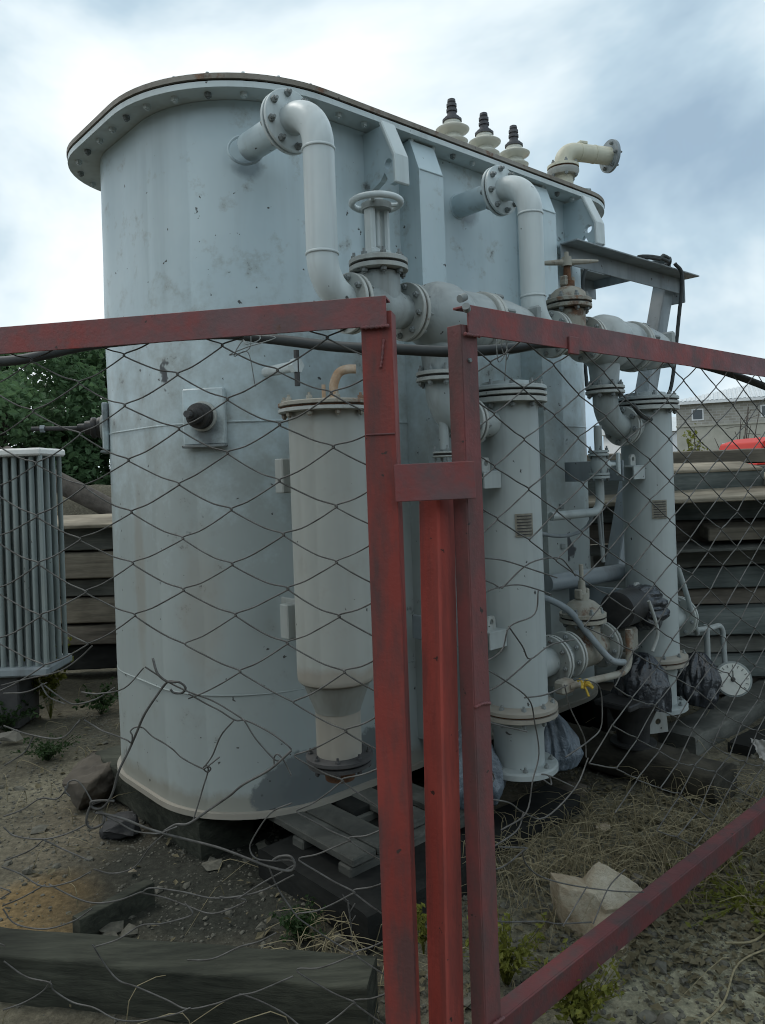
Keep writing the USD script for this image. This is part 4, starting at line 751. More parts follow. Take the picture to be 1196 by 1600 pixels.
chain(g2, GR, DR, .142-.131, .131, 16, 1.815+.137, .137, .15, keepR, lambda u, v: .003, lambda u, v: .008+.008*math.sin(2.2*u+1.5*v), 33)
loose(g2, GR, DR, LOOSE_R, 8)
pt = MB(); q0, q1 = np.array([.1085, 1.965, -.1]), np.array([.137, 1.965, 1.60]); ax = unit(q1-q0); e1 = unit(np.cross([0, 1, 0], ax)); e2 = np.cross(ax, e1)
rot = math.radians(46); f1 = e1*math.cos(rot)+e2*math.sin(rot); f2 = -e1*math.sin(rot)+e2*math.cos(rot)
post = obj(block((q0+q1)/2, f1, f2, ax, .068, .068, np.linalg.norm(q1-q0), .005), 'gate_post', 'red_paint_bright', None, 20); tag(post, 'red square steel post set cornerwise between the two gate leaves', 'post')
# the hose strung behind both leaves
hp = [(-1.35, 2.45, 2.0), (-1.11, 2.36, 1.985), (-.85, 2.33, 2.02), (-.50, 2.29, 2.03), (-.33, 2.25, 2.005), (-.12, 2.2, 1.965), (.05, 2.16, 1.945), (.22, 2.18, 1.935), (.40, 2.28, 1.955), (.55, 2.40, 1.985), (.92, 2.75, 2.0), (1.3, 3.05, 1.975), (1.66, 3.32, 1.915), (2.1, 3.6, 1.80)]
tag(obj(tube(curve(hp, 8), .0155, 14), 'rubber_hose', 'cable_rubber', None, True), 'dark rubber hose strung behind the top rails of both gates', 'hose')
for k, (c, L, s_) in enumerate((((-.36, 2.22, 1.98), .16, 3), ((.36, 2.2, 1.955), .14, 9))):
    m = MB(); r_ = np.random.default_rng(s_); c = np.array(c)
    P = [c+np.array([-.02, 0, .03])]
    for _ in range(26): P.append(c+np.array([r_.normal(0, .035) if k == 0 else r_.normal(0, .02), r_.normal(0, .018), r_.normal(0, .03)]))
    P.append(c+np.array([0, 0, -L*.7])); tag(obj(tube(curve(P[:3]+P[3::3]+P[-1:], 6), .0016, 6), 'tie_wire', 'bolt_metal', None, True), ('tangle of thin pale wire twisted round the hose left of the red stile', 'twist of thin wire hanging from the hose behind the right gate')[k], 'wire')

# ------------------------------------------------------------------ foreground and scattered ground things
def gp_(x, y, dz=0): return np.array([x, y, float(gz(x, y))+dz])
sleeper(gp_(-.80, 2.355, .065), (1.12, -.21), 1.46, .15, .155, m='kerb_timber', seed=31, label='long dark timber lying across the foot of the left gate', wear=.012)
def rock(name, c, r, seed, m, label, cat, cuts=14, sub=4, amp=.10, pts=None):
    r_ = np.random.default_rng(seed)
    if pts:
        m_ = trimesh.creation.icosphere(sub); d = np.asarray(m_.vertices); R_ = np.zeros(len(d))
        for c_, h0 in pts:
            nn = r_.normal(size=(cuts, 3)); nn /= np.linalg.norm(nn, axis=1, keepdims=True); h = h0*r_.uniform(.72, 1., cuts)+nn@np.asarray(c_); dn = d@nn.T
            R_ = np.maximum(R_, np.where(dn > .05, np.maximum(h, .12)/np.maximum(dn, .05), 9).min(1))
        v = d*R_[:, None]; q = v
        v = v*(1+.05*(meshkit.fbm(q*3+seed, 3, seed)-.5)+.05*(meshkit.fbm(q*11+seed, 4, seed)-.5))[:, None]
        return tag(obj((np.asarray(c)+v*np.asarray(r), m_.faces), name, m, None, 22), label, cat)
    if pts is None:
        pts = r_.normal(size=(cuts, 3)); pts /= np.linalg.norm(pts, axis=1, keepdims=True); pts *= r_.uniform(.8, 1.05, (cuts, 1))
    h = trimesh.convex.convex_hull(np.asarray(pts)*np.asarray(r))
    for _ in range(sub): h = h.subdivide()
    v = np.array(h.vertices); n_ = np.array(h.vertex_normals); R = float(np.mean(r)); q = v/R
    d = amp*(meshkit.fbm(q*1.8+seed, 3, seed)-.5)*1.6+amp*.6*(meshkit.fbm(q*6+seed, 4, seed)-.5)-amp*.7*np.clip(meshkit.noise(q*2.4+seed*2, seed)-.62, 0, 1)
    v = v+n_*(d*R)[:, None]
    o = obj((np.asarray(c)+v, h.faces), name, m, None, 28); return tag(o, label, cat)
rock('limestone_boulder', gp_(.69, 2.66, .045), (.175, .16, .20), 12, 'limestone', 'big pale limestone boulder behind the bottom rail of the right gate', 'boulder', cuts=22, sub=6, pts=[((-.28, .0, -.12), .62), ((.22, .1, .12), .66), ((.1, -.3, -.35), .6)])
rock('stone', gp_(.91, 3.34, .015), (.05, .04, .03), 8, 'limestone', 'small white stone on the dry grass behind the boulder', 'stone', 8, 3)
rock('stone', gp_(.90, 2.86, .02), (.07, .05, .05), 9, 'block_concrete', 'grey stone leaning at the right end of the boulder', 'stone', 8, 3)
rock('brick_piece', gp_(.86, 3.72, .035), (.09, .06, .05), 12, 'brown_block', 'broken reddish brick lying under the near cooler', 'brick', 12, 3, .05)
rock('rubber_lump', gp_(-1.24, 3.50, .05), (.12, .10, .075), 11, 'black_rubber_lump', 'black lump on the soil beside the left torn wires', 'lump', 16, 3, .2)
rock('rubble_block', gp_(-1.52, 3.95, .09), (.16, .30, .15), 15, 'brown_block', 'weathered brown block under the left edge of the tank rim', 'block', 18, 4, .16)
rock('white_stone', gp_(-1.72, 4.20, .02), (.03, .03, .022), 16, 'white_paint', 'little white stone by the left foot of the tank', 'stone', 6, 3)
rock('stone', gp_(-2.36, 4.72, .05), (.10, .06, .05), 17, 'block_concrete', 'flat grey stone left of the weed tuft', 'stone', 8, 3)
rock('stone', gp_(-1.07, 3.10, .015), (.028, .024, .018), 18, 'limestone', 'pale pebble between the black lump and the sunken plank', 'stone', 6, 3)
rock('white_sack', gp_(1.98, 4.02, .05), (.12, .16, .07), 19, 'white_paint', 'white crumpled bag at the right edge by the beams', 'bag', 9, 4, .3)
sleeper(gp_(-1.02, 2.77, .035), (.09, .115), .30, .05, .10, 'sunken_plank', 'kerb_timber', 41, 'short grey plank half sunk in the soil by the left gate', 'plank', wear=.008)
tag(obj(wrap(W(1.22, .16, .13), ZV, [(0, .12), (.06, .15), (.14, .135), (.21, .09), (.26, .04)], 31, .3, 11), 'plastic_bag', 'plastic_grey', None, 60), 'crumpled grey plastic bag behind the foot of the near cooler', 'bag')
tag(obj(wrap(W(.60, .20, .16), ZV, [(0, .12), (.08, .145), (.18, .125), (.26, .075), (.31, .03)], 37, .3, 11), 'plastic_bag', 'plastic_grey', None, 60), 'crumpled plastic bag beside the base flange of the near cooler, next to the gate stile', 'bag')
tw = MB(); yk = np.array([*(W(1.075, .47, .60))])
r_ = np.random.default_rng(2)
for _ in range(7):
    d = unit(r_.normal(size=3)); tw.add(tube(curve([yk, yk+d*.025+ZV*.01, yk+d*.05-ZV*r_.uniform(0, .03)], 4), .006, 5))
tag(tw.build('ribbon', 'yellow_cloth', None, 60), 'small yellow ribbon knotted on the lower pipe of the near cooler', 'ribbon')
# loose stones, leaf litter and dry stems nobody could count
island('gravel', [(0, (.12, .116, .094)), (.5, (.21, .20, .16)), (.85, (.32, .30, .25)), (1, (.5, .48, .42))])
island('litter', [(0, (.16, .14, .085)), (.35, (.28, .26, .15)), (.6, (.33, .345, .18)), (.85, (.46, .44, .29)), (1, (.62, .59, .46))], trans=.2)
island('straw', [(0, (.30, .26, .16)), (.5, (.54, .47, .32)), (1, (.72, .65, .48))], trans=.15)
island('weed_leaf', [(0, (.03, .06, .018)), (.6, (.06, .10, .03)), (1, (.11, .15, .045))], trans=.3, rough=.6)
island('yellow_leaf', [(0, (.16, .17, .03)), (.6, (.27, .26, .05)), (1, (.34, .33, .10))], trans=.35, rough=.6)
ico = trimesh.creation.icosphere(0); iv, ifc = np.array(ico.vertices), np.array(ico.faces)
def gravel(n, box_, rs, seed):
    r_ = np.random.default_rng(seed); x, y = r_.uniform(box_[0], box_[1], 3*n), r_.uniform(box_[2], box_[3], 3*n)
    k = np.flatnonzero(meshkit.fbm(np.stack([x*1.7, y*1.7, x*0+seed], 1), 3, 2) > r_.uniform(.3, .62, 3*n))[:n]; x, y = x[k], y[k]; n = len(k)
    s_ = rs[0]*(rs[1]/rs[0])**(r_.random(n)**2.2); v = iv[None]*(1+r_.normal(0, .22, (n, 12, 1)))*s_[:, None, None]*np.stack([np.ones(n), r_.uniform(.6, 1, n), r_.uniform(.4, .8, n)], 1)[:, None]
    a = r_.uniform(0, 2*PI, n)[:, None]; X = v[..., 0]*np.cos(a)-v[..., 1]*np.sin(a)+x[:, None]; Y = v[..., 0]*np.sin(a)+v[..., 1]*np.cos(a)+y[:, None]; Z = v[..., 2]+(s_*.15+gz(x, y))[:, None]
    return np.stack([X, Y, Z], -1).reshape(-1, 3), (ifc[None]+12*np.arange(n)[:, None, None]).reshape(-1, 3)
tag(MB().add(gravel(22000, (-2.6, 3.0, 2.1, 5.4), (.003, .012), 3)).add(gravel(3500, (.1, 2.6, 2.05, 3.8), (.004, .022), 5)).add(gravel(160, (-2.4, 2.8, 2.1, 5.), (.02, .045), 9)).build('gravel', 'gravel', None, False), 'small stones and crumbs of soil strewn over the yard', 'gravel', kind='stuff')
def leaf_quads(P, s_, r_, curl=.5, lying=False):
    """small folded leaves: two quads each, random attitude"""
    n = len(P); d = r_.normal(size=(n, 3)); d[:, 2] *= curl; d /= np.linalg.norm(d, axis=1, keepdims=True); h = r_.normal(size=(n, 3)); s = np.cross(d, h); s /= np.linalg.norm(s, axis=1, keepdims=True); u = np.cross(s, d)
    if lying:
        u = np.array([0, 0, 1.])+r_.normal(0, .33, (n, 3)); u /= np.linalg.norm(u, axis=1, keepdims=True); d -= u*(d*u).sum(1, keepdims=True); d /= np.linalg.norm(d, axis=1, keepdims=True); s = np.cross(d, u)
    L = np.broadcast_to(s_, (n,))[:, None]; w = L*.28
    v = np.stack([P-d*L/2, P+s*w+u*w*.35, P+d*L/2, P-s*w+u*w*.35], 1).reshape(-1, 3); i = np.arange(n)*4
    return v, np.vstack([np.stack([i, i+1, i+2], 1), np.stack([i, i+2, i+3], 1)])
def scatter(n, fn, seed):
    r_ = np.random.default_rng(seed); x, y = r_.uniform(-2.5, 3.2, 60*n), r_.uniform(2.05, 5.5, 60*n); k = np.flatnonzero(r_.random(60*n) < fn(x, y))[:n]; x, y = x[k], y[k]
    return np.column_stack([x, y, gz(x, y)+r_.uniform(.004, .022, len(k))]), r_
def near(x, y, cx, cy, rx, ry): return np.maximum(0, 1-np.hypot((x-cx)/rx, (y-cy)/ry))
def litter_density(x, y):
    d = near(x, y, 1.25, 3.0, .9, 1.)*1.3+.35*near(x, y, .9, 2.7, 1.2, .8)+.14*near(x, y, -.1, 2.6, .5, .5)
    return np.minimum(1, d*(.3+1.4*meshkit.fbm(np.stack([x*4, y*4, x*0+1], 1), 3, 4))+.015)
P, r_ = scatter(8000, litter_density, 11); tag(obj(leaf_quads(P, .012+.04*r_.random(len(P))**2, r_, .35, True), 'leaf_litter', 'litter', None, False), 'dry fallen leaves and chaff on the soil round the right gate', 'leaf litter', kind='stuff')
def stems(P, r_, Ls, wd, lean, droop):
    m = MB()
    for p in P:
        a = r_.uniform(0, 2*PI); L = r_.uniform(*Ls); ln = r_.uniform(*lean); h = np.array([math.cos(a), math.sin(a), 0])
        q = [p, p+(h*ln*.4+ZV*(1-ln*.4))*L*.45, p+(h*ln+ZV*(1-ln)*droop)*L]; m.add(tube(curve(q, 3), np.linspace(wd, wd*.4, 7), 3))
    return m
def straw_density(x, y): return np.minimum(1, near(x, y, .72, 3.0, .55, .42)*1.1+near(x, y, 1.45, 3.35, .7, .5)*.6+near(x, y, -.22, 2.5, .25, .25)*.6+.01)
P, r_ = scatter(1000, straw_density, 13); tag(stems(P, r_, (.08, .40), .0022, (.4, 1.25), .65).build('dry_grass', 'straw', None, False), 'dry grass stems and straw tangled round the boulder', 'dry grass', kind='stuff')
def weed(c, n, h, spread, m, label, seed, ls=(.012, .03)):
    t = thing('weed', label, 'weed', c); r_ = np.random.default_rng(seed); st = MB(); pts = []
    for _ in range(n):
        a = r_.uniform(0, 2*PI); k = r_.random()**.7*spread; tip = np.asarray(c)+np.array([math.cos(a)*k, math.sin(a)*k, h*r_.uniform(.45, 1)]); mid = np.asarray(c)+np.array([math.cos(a)*k*.35, math.sin(a)*k*.35, h*.4]); q = curve([np.asarray(c)-ZV*.01, mid, tip], 4)
        st.add(tube(q, .0012, 3)); pts += [q[i]+r_.normal(0, .007, 3) for i in r_.integers(3, len(q), 9)]
    st.build('stem', m, t, False); P = np.array(pts); obj(leaf_quads(P, r_.uniform(*ls, len(P)), r_, .8), 'foliage', m, t, False)
weed(gp_(-2.0, 4.45), 55, .13, .2, 'weed_leaf', 'low green weed tuft on the soil left of the tank', 3)
weed(gp_(-.34, 2.62), 40, .11, .12, 'weed_leaf', 'green weed tuft between the timber and the skid block', 4)
weed(gp_(.33, 2.38), 60, .20, .15, 'yellow_leaf', 'yellowish weed at the foot of the right gate stile', 5)
weed(gp_(.50, 2.17), 70, .19, .14, 'yellow_leaf', 'yellow-green weed growing over the bottom rail of the right gate', 6)
weed(gp_(.08, 2.55), 12, .18, .05, 'yellow_leaf', 'thin yellow weed showing between the left stile and the red post', 7)
weed(gp_(1.25, 2.75), 60, .06, .34, 'yellow_leaf', 'flat yellowing creeper on the soil below the right bottom rail', 8)
weed(gp_(-2.35, 5.3), 30, .55, .22, 'yellow_leaf', 'tall yellow-leaved weed beside the radiator', 9, (.03, .07))
weed(gp_(-2.5, 5.0), 40, .22, .35, 'weed_leaf', 'dark low weeds in front of the radiator', 10, (.02, .05))
weed(gp_(-2.0, 5.3), 30, .2, .3, 'weed_leaf', 'dark low weeds right of the radiator foot', 12, (.02, .05))
tag(obj(tube(curve([gp_(.80, 2.12, .02), gp_(.93, 2.22, .02), gp_(1.05, 2.38, .025), gp_(1.22, 2.47, .02), gp_(1.30, 2.52, .03)], 5), .0032, 7), 'twig', 'straw', None, True), 'long pale twig lying on the soil in the lower right corner', 'twig')
tag(obj(tube(curve([gp_(1.05, 2.47, .03), gp_(1.16, 2.50, .02), gp_(1.30, 2.62, .025)], 5), .004, 7), 'twig', 'straw', None, True), 'short side twig above the long pale one', 'twig')
tag(obj(tube(curve([gp_(1.3, 3.55, .03), gp_(1.45, 3.6, .035), gp_(1.56, 3.66, .02)], 5), .006, 7), 'twig', 'straw', None, True), 'curved bare twig in front of the split sleeper', 'twig')
for k, (x, y, lab) in enumerate(((-.16, 2.52, 'thin dark stalk standing up before the skid block'), (1.0, 3.2, 'bare dry stalk between the boulder and the split sleeper'))):
    c = gp_(x, y); m = MB().add(tube(curve([c, c+[.004, 0, .1], c+[-.004, 0, .2]], 5), .003, 6))
    for z in (.12, .16, .19): m.add(tube([c+[0, 0, z], c+[.02*(-1)**int(z*100), 0, z+.03]], .002, 5))
    tag(m.build('dry_stalk', 'straw' if k else 'wire', None, True), lab, 'stalk')

# ------------------------------------------------------------------ radiator, timber stacks and what stands behind
rd = thing('tube_radiator', 'grey radiator of upright tubes under a pale header at the left edge', 'radiator', (-2.6, 5.2, 0))
obj(block((-2.82, 5.17, 1.815), [1, 0, 0], [0, 1, 0], ZV, 1.22, .40, .05, .012), 'header', 'white_paint', rd); obj(block((-2.82, 5.17, .385), [1, 0, 0], [0, 1, 0], ZV, 1.22, .40, .06, .012), 'lower_header', 'grey_steel', rd)
for j in range(4):
    for i in range(21): obj(cyl((-2.24-i*.056, 5.02+j*.1, .41), (-2.24-i*.056, 5.02+j*.1, 1.79), .0165, 12), 'radiator_tube', 'radiator_paint', rd, True)
obj(block((-2.225, 5.0, 1.10), [1, 0, 0], [0, 1, 0], ZV, .016, .03, 1.40, .003), 'edge_strip', 'radiator_paint', rd)
for x in (-2.5, -3.2): obj(block((x, 5.17, .18), [1, 0, 0], [0, 1, 0], ZV, .14, .30, .35, .01), 'foot', 'dark_steel', rd)
obj(tube([(-2.66, 5.0, 1.84), (-2.66, 5.0, 1.87)]+bend((-2.66, 5.0, 1.87), ZV, (1, 0, 0), .03, 6), .014, 10), 'lifting_eye', 'grey_steel', rd)
ordinal = ['topmost', 'second', 'third', 'fourth', 'fifth', 'sixth', 'seventh', 'eighth', 'ninth', 'tenth', 'lowest']
zt = [1.68, 1.566, 1.395, 1.20, 1.044, .887, .734, .61, .418, .293, .135, .0]; fronts = [.55, .45, .0, .10, .04, .06, .12, .03, .08, .02, .10]
tones = 'dacbacbcacb'
for i in range(11):
    h = zt[i]-zt[i+1]; x0, x1 = (1.30+.1*math.sin(i*5), 4.6+.4*math.sin(i*3)); w = .26
    if i == 1: x0 = 2.45
    sleeper(((x0+x1)/2, 5.12+fronts[i]+w/2, zt[i+1]+h/2), (1, .012*math.sin(i*2.1)), x1-x0, w+.25*(i < 2), h-.008, 'stack_timber', 'timber_'+tones[i], 60+i, f'{ordinal[i]} dark timber of the stack right of the transformer', 'timber', 'timbers stacked behind the coolers', tilt=.004*math.sin(i*1.7))
def plank(c, d, L, w, h, m, label, tip=.0, name='plank'):
    d = unit([*d, tip]); s = unit(np.cross(ZV, d)); u = unit(np.cross(d, s)-s*.16); s = np.cross(u, d); tag(obj(block(c, d, s, u, L, w, h, .006), name, m, None, 20), label, 'plank')
plank((1.90, 5.28, 1.455), (1, .05), 1.30, .32, .19, 'timber_c', 'short black timber with a pale sawn top, left end of the second row')
plank((1.90, 5.25, 1.556), (1, .05), 1.28, .30, .022, 'pale_timber', 'pale board lying on the short black timber', name='board')
plank((2.75, 5.00, 1.383), (1, -.03), 3.1, .34, .030, 'pale_timber', 'long pale plank jutting out of the stack right of the second cooler', tip=.008)
plank((3.4, 5.2, 1.475), (1, 0), 1.7, .3, .02, 'pale_timber', 'thin pale strip of board above the long pale plank', name='board')
plank((3.25, 5.06, 1.13), (1, 0), 2.3, .16, .085, 'timber_d', 'brown plank jutting out half way up the right stack')
plank((2.7, 5.06, 1.035), (1, 0), 3.0, .2, .022, 'grey_board', 'thin grey board edge under the brown plank', name='board')
zl = [1.25, 1.045, .82, .667, .46, .28, .07]
for i in range(6):
    h = zl[i]-zl[i+1]
    sleeper((-2.0, 6.35+.05*math.sin(i*4), zl[i+1]+h/2), (1, .01*math.sin(i*3)), 2.9, .28, h-.012, 'stack_timber', ('timber_'+'adadb'[i]) if i < 5 else 'shade_black_timber', 80+i, f'{ordinal[i]} timber of the stack left of the tank', 'timber', 'timbers stacked behind the radiator')  # lowest row black: shaded gap under the stack put into its colour
plank((-2.05, 6.30, 1.285), (1, .02), 2.9, .42, .03, 'pale_timber', 'pale board on top of the stack left of the tank', name='board')
lg = np.array([-3.5, 7.1, 1.88]); le = np.array([-2.0, 7.0, 1.08]); tag(obj(tube(curve([lg, (lg+le)/2+ZV*.01, le], 6), np.linspace(.10, .085, 13), 18), 'rusty_pipe', 'bark', None, True), 'thick rusty brown pipe sloping down behind the radiator', 'pipe')
bx, by = np.meshgrid(np.linspace(-14, 1, 80), np.linspace(8, 16, 40)); bz = np.clip(np.minimum((by-8)/.9, (16-by)/2), 0, 1)*np.clip(np.minimum((bx+14)/2, (1-bx)/1.5), 0, 1)*(1.55+.3*(meshkit.fbm(np.stack([bx, by, bx*0], -1)*.9, 4, 8)-.5))
bi = np.arange(bx.size).reshape(bx.shape); tag(obj((np.stack([bx, by, bz-.05], -1).reshape(-1, 3), np.stack([bi[:-1, :-1], bi[:-1, 1:], bi[1:, 1:], bi[1:, :-1]], -1).reshape(-1, 4)), 'earth_bank', 'soil', None, True), kind='structure')
island('tree_leaf', [(0, (.11, .19, .09)), (.5, (.17, .28, .12)), (.85, (.23, .35, .15)), (1, (.30, .41, .18))], trans=.5, rough=.5)
def tree(c, h, rad, n, seed, label, ls=.12, low=.15):
    c = np.array(c, float); t = thing('tree', label, 'tree', c, 'trees behind the yard'); r_ = np.random.default_rng(seed); m = MB()
    m.add(tube(curve([c-ZV*.1, c+[.05, 0, h*.3], c+[-.04, .03, h*.6], c+[0, 0, h*.85]], 5), np.linspace(.13, .03, 16), 10)); cl = []
    for k in range(60):
        a, e = r_.uniform(0, 2*PI), r_.uniform(low, 1.); rr = rad*math.sqrt(max(.05, 1-((e-.55)/.55)**2))*r_.uniform(.35, 1); p = c+np.array([math.cos(a)*rr, math.sin(a)*rr, h*e]); cl.append(p)
        if k < 16: m.add(tube(curve([c+ZV*h*(e*.55), (c+ZV*h*e*.75+p)/2, p], 4), np.linspace(.04, .008, 9), 6))
    m.build('trunk', 'bark', t, True); cl = np.array(cl); own = r_.integers(0, len(cl), n); sz = r_.uniform(.35, .7, len(cl))
    d = r_.normal(size=(n, 3)); d /= np.linalg.norm(d, axis=1, keepdims=True); P = cl[own]+d*(sz[own]*r_.random(n)**.45)[:, None]*np.array([1, 1, .75]); P[:, 2] = np.clip(P[:, 2], c[2]+.15, c[2]+h)
    obj(leaf_quads(P, r_.uniform(ls*.6, ls*1.3, n), r_, .7), 'crown', 'tree_leaf', t, False)
tree((-7.6, 12.5, .6), 3.25, 1.9, 15000, 1, 'leafy dark green tree at the left edge of the photo')
tree((-5.7, 11.5, .8), 3.0, 1.8, 17000, 2, 'dense green tree over the pale radiator header')
tree((-4.4, 12.6, .9), 3.1, 1.8, 16000, 3, 'dense green tree close to the left side of the tank')
tree((-2.6, 14.0, 1.), 2.9, 1.7, 9000, 4, 'green tree hidden mostly behind the tank')
tree((-9.8, 14.5, .5), 3.6, 1.8, 5000, 6, 'green tree farther left behind the yard')

# house beyond the yard
def brickmat(name):
    mat(name, {'tc': ('texture_coordinate', {}), 'g': ('geometry', {}), 'mp': ('mapping', {}), 'sx': ('separate_xyz', {}), 'cx': ('combine_xyz', {}), 'b': ('brick_texture', {'color1': (.30, .28, .24), 'color2': (.40, .385, .34), 'mortar': (.45, .44, .41), 'scale': 1., 'brick_width': .5, 'row_height': .2, 'mortar_size': .018}),
        'n': ('noise_texture', {'scale': .7, 'detail': 5}), 'r': ('rgb_ramp', {'ramp': [(.3, (.75,)*3), (.7, (1.05,)*3)]}), 'm': ('mix_color', {'blend_type': 'multiply', 'fac': 1.}), 'p': ('principled_bsdf', {'roughness': .9, 'specular_ior_level': .2})},
        [('g.position', 'sx.vector'), ('sx.x', 'cx.x'), ('sx.z', 'cx.y'), ('cx.vector', 'b.vector'), ('g.position', 'n.vector'), ('n.fac', 'r.fac'), ('b.color', 'm.a'), ('r.color', 'm.b'), ('m.result', 'p.base_color')])
brickmat('far_brick'); simple('far_plaster', (.32, .31, .26), (.42, .40, .34), .9, 1.5, .1); simple('roof_sheet', (.52, .55, .56), (.64, .66, .66), .45, 2, .05, spec=.5); simple('white_wall', (.62, .63, .63), (.72, .72, .72), .8, 2, .05)
mat('dark_glass', {'p': ('principled_bsdf', {'base_color': (.05, .06, .065), 'roughness': .12, 'specular_ior_level': .6})}, [])
hA = np.array([23.1, 60., 0]); hd = unit([5.6, -2.4, 0]); hb = unit([2.4, 5.6, 0])
ho = thing('brick_house', 'grey brick house with a pale corrugated hip roof beyond the right stack', 'house', hA+hd*8+hb*4)
def hbk(s0, s1, b0, b1, z0, z1): return block(hA+hd*(s0+s1)/2+hb*(b0+b1)/2+ZV*(z0+z1)/2, hd, hb, ZV, s1-s0, b1-b0, z1-z0)
obj(hbk(0, 16, .03, 9, -.1, 4.35), 'lower_wall', 'far_plaster', ho, False); obj(hbk(0, 16, 0, 9.03, 4.36, 6.0), 'upper_wall', 'far_brick', ho, False); obj(hbk(-.05, 16.05, -.05, 0.1, 4.28, 4.40), 'floor_band', 'far_plaster', ho, False)
obj(hbk(-.5, 16.5, -.5, 9.5, 6.01, 6.22), 'eaves', 'white_wall', ho, False)
for s in (1.2, 6., 9.5):
    w_ = obj(hbk(s-.08, s+.78, -.03, .05, 4.75, 5.65), 'window', 'white_wall', ho, False); obj(hbk(s+.02, s+.68, -.045, -.032, 4.85, 5.55), 'pane', 'dark_glass', w_, False)
for s in (3.2, 8.): w_ = obj(hbk(s, s+1.2, -.02, .06, 1.4, 2.9), 'window', 'white_wall', ho, False); obj(hbk(s+.1, s+1.1, -.04, -.022, 1.5, 2.8), 'pane', 'dark_glass', w_, False)
ns, nt = 700, 2; V, F = [], []
for side in range(2):
    off = len(V)
    for t in (0, 1):
        for i in range(ns+1):
            s = -.5+17*i/ns; lo, hi = -.5+t*6.2, 16.5-t*6.2; s = lo+(hi-lo)*i/ns; bb = -.5+t*5. if side == 0 else 9.5-t*5.
            V.append(hA+hd*s+hb*bb+ZV*(6.23+t*1.5+.045*abs(math.sin(s*PI/.32))))
    a = np.arange(ns); F.append(np.stack([off+a, off+a+1, off+ns+1+a+1, off+ns+1+a], 1))
# each plane keeps its ribs running straight up the slope
V2, F2, k = [], [], 0
for side in range(2):
    for i in range(int(17/.16)):
        s0, s1 = -.5+i*.16, -.34+i*.16; rib_ = .05 if i % 2 else 0
        tmax = lambda s: max(0.02, min(1, (s+.5)/6.2, (16.5-s)/6.2)); P_ = []
        for s, t in ((s0, 0), (s1, 0), (s1, tmax(s1)), (s0, tmax(s0))):
            bb = -.5+t*5. if side == 0 else 9.5-t*5.; P_.append(hA+hd*s+hb*bb+ZV*(6.23+t*1.45+rib_))
        P_ = np.array(P_); low = P_-ZV*.04; V2.append(np.vstack([P_, low])); o_ = k*8; k += 1
        F2 += [[o_, o_+1, o_+2, o_+3], [o_+4, o_+5, o_+1, o_], [o_+5, o_+6, o_+2, o_+1], [o_+7, o_+4, o_, o_+3], [o_+6, o_+7, o_+3, o_+2], [o_+7, o_+6, o_+5, o_+4]]
rf = obj((np.vstack(V2), np.array(F2)), 'roof', 'roof_sheet', ho, False)
for s_, e_ in ((-.5, 1), (16.5, -1)):
    tri = [hA+hd*s_-hb*.5+ZV*6.23, hA+hd*s_+hb*9.5+ZV*6.23, hA+hd*(s_+e_*6.2)+hb*4.5+ZV*7.68]; obj((np.array(tri+[p-ZV*.04 for p in tri]), np.array([[0, 1, 2], [5, 4, 3], [0, 3, 4], [0, 4, 1], [1, 4, 5], [1, 5, 2], [2, 5, 3], [2, 3, 0]])), 'roof_end', 'roof_sheet', ho, False)
wh = thing('white_house', 'white far house just showing beside the second cooler top', 'house', (28.5, 80, 0))
obj(block((28., 80, 2.3), [1, 0, 0], [0, 1, 0], ZV, 8, 6, 4.8), 'wall', 'white_wall', wh, False); obj(prism(Polygon([(-3.4, 0), (3.4, 0), (0, 1.6)]), (23.6, 80, 4.7), [0, 1, 0], ZV, [1, 0, 0], 8.8), 'roof', 'roof_sheet', wh, False)
w_ = obj(block((26.0, 76.98, 3.1), [1, 0, 0], [0, 1, 0], ZV, 1.1, .1, 1.3), 'window', 'far_plaster', wh, False); obj(block((26.0, 76.9, 3.1), [1, 0, 0], [0, 1, 0], ZV, .9, .06, 1.1), 'pane', 'dark_glass', w_, False)
# red van behind the stack
mat('van_red', {'p': ('principled_bsdf', {'base_color': (.50, .030, .018), 'roughness': .55, 'specular_ior_level': .25})}, [])
vn = thing('red_van', 'red van whose roof shows over the right timber stack', 'van', (8.4, 14, 0))
def sideprof(pts): return Polygon(pts).buffer(-.06).buffer(.06, 4)
obj(prism(sideprof([(0, .35), (4.3, .35), (4.32, .9), (4.2, 1.85), (4.0, 1.97), (.55, 1.99), (.25, 1.9), (.08, 1.3), (-.02, .9)]), (6.28, 14.8, 0), [1, 0, 0], ZV, [0, -1, 0], 1.65), 'body', 'van_red', vn, 30)
for x0, x1 in ((.28, .62), (.85, 1.75), (1.9, 2.8), (2.95, 3.9)): obj(prism(sideprof([(x0, 1.42), (x1, 1.42), (x1, 1.85), (x0+.04, 1.85)]), (6.28, 13.146, 0), [1, 0, 0], ZV, [0, -1, 0], .012), 'window', 'dark_glass', vn, 30)
for x in (.85, 3.4): w_ = obj(lathe((6.28+x, 13.3, .33), (0, -1, 0), [(0, .30), (.02, .33), (.17, .33), (.19, .30)], 28), 'wheel', 'cable_rubber', vn, 40); obj(lathe((6.28+x, 13.108, .33), (0, -1, 0), [(0, .19), (.01, .17)], 20), 'rim', 'grey_steel', w_, 40)
obj(block((6.27, 14., 1.02), [1, 0, 0], [0, 1, 0], ZV, .05, .5, .14, .01), 'tail_light', 'lid_edge', vn)
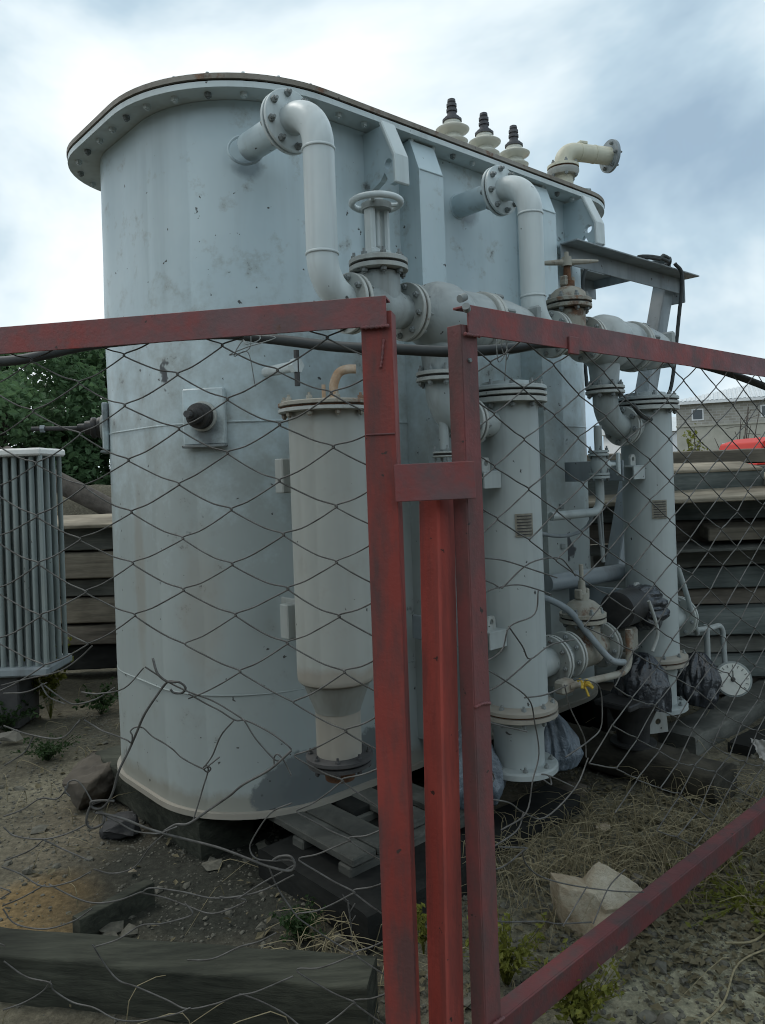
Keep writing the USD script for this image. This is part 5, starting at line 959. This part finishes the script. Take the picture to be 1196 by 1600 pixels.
def bush(c, h, rad, n, m, label, seed, ls=.09, leaves=True):
    c = np.array(c, float); t = thing('shrub', label, 'shrub', c); r_ = np.random.default_rng(seed); b = MB(); P = []
    for _ in range(9):
        a = r_.uniform(0, 2*PI); tip = c+np.array([math.cos(a)*rad*r_.uniform(.3, 1), math.sin(a)*rad*r_.uniform(.3, 1), h*r_.uniform(.6, 1)]); q = curve([c, (c+tip)/2+r_.normal(0, .08, 3)+ZV*.1, tip], 5); b.add(tube(q, np.linspace(.03, .006, len(q)), 6))
        P += [q[i]+r_.normal(0, rad*.22, 3) for i in r_.integers(4, len(q), n//9)]
        if not leaves:
            for i in (4, 6, 8): b.add(tube(curve([q[i], q[i]+r_.normal(0, .12, 3)+ZV*.08, q[i]+r_.normal(0, .25, 3)+ZV*.1], 3), .006, 5))
    b.build('branches', 'bark', t, True)
    if leaves: obj(leaf_quads(np.array(P), r_.uniform(ls*.6, ls*1.3, len(P)), r_, .8), 'foliage', m, t, False)
bush((7.35, 18, 0), 2.45, .3, 420, 'yellow_leaf', 'yellow-green shrub before the brick house', 3, .12)
bush((7.9, 17.2, 0), 2.9, .55, 0, 'bark', 'bare dark shrub between the yellow shrub and the red van', 5, leaves=False)
# added, unseen building behind the camera, put there to shade the yard
simple('shed_sheet', (.030, .036, .032), (.05, .058, .05), .8, 3, .1)
ws = thing('added_workshop', 'long dark building, unseen, added behind the camera to shade the yard', 'added_workshop', (-4, -9, 0))
obj(block((-4, -9.5, 2.35), [1, 0, 0], [0, 1, 0], ZV, 24, 8, 4.8), 'wall', 'shed_sheet', ws, False); obj(prism(Polygon([(-4.3, 0), (4.3, 0), (0, 1.5)]), (-16.3, -9.5, 4.76), [0, 1, 0], ZV, [1, 0, 0], 24.6), 'roof', 'dark_steel', ws, False)
for x in (-12, -8, 2.5, 5.5): w_ = obj(block((x, -5.47, 2.6), [1, 0, 0], [0, 1, 0], ZV, 1.6, .1, 1.3), 'window', 'grey_steel', ws, False); obj(block((x, -5.41, 2.6), [1, 0, 0], [0, 1, 0], ZV, 1.4, .03, 1.1), 'pane', 'dark_glass', w_, False)
d_ = obj(block((-3, -5.46, 1.9), [1, 0, 0], [0, 1, 0], ZV, 3.6, .1, 3.8), 'door', 'grey_steel', ws, False); obj(block((-1.5, -5.38, 1.2), [1, 0, 0], [0, 1, 0], ZV, .06, .06, .3), 'handle', 'dark_steel', d_, False)
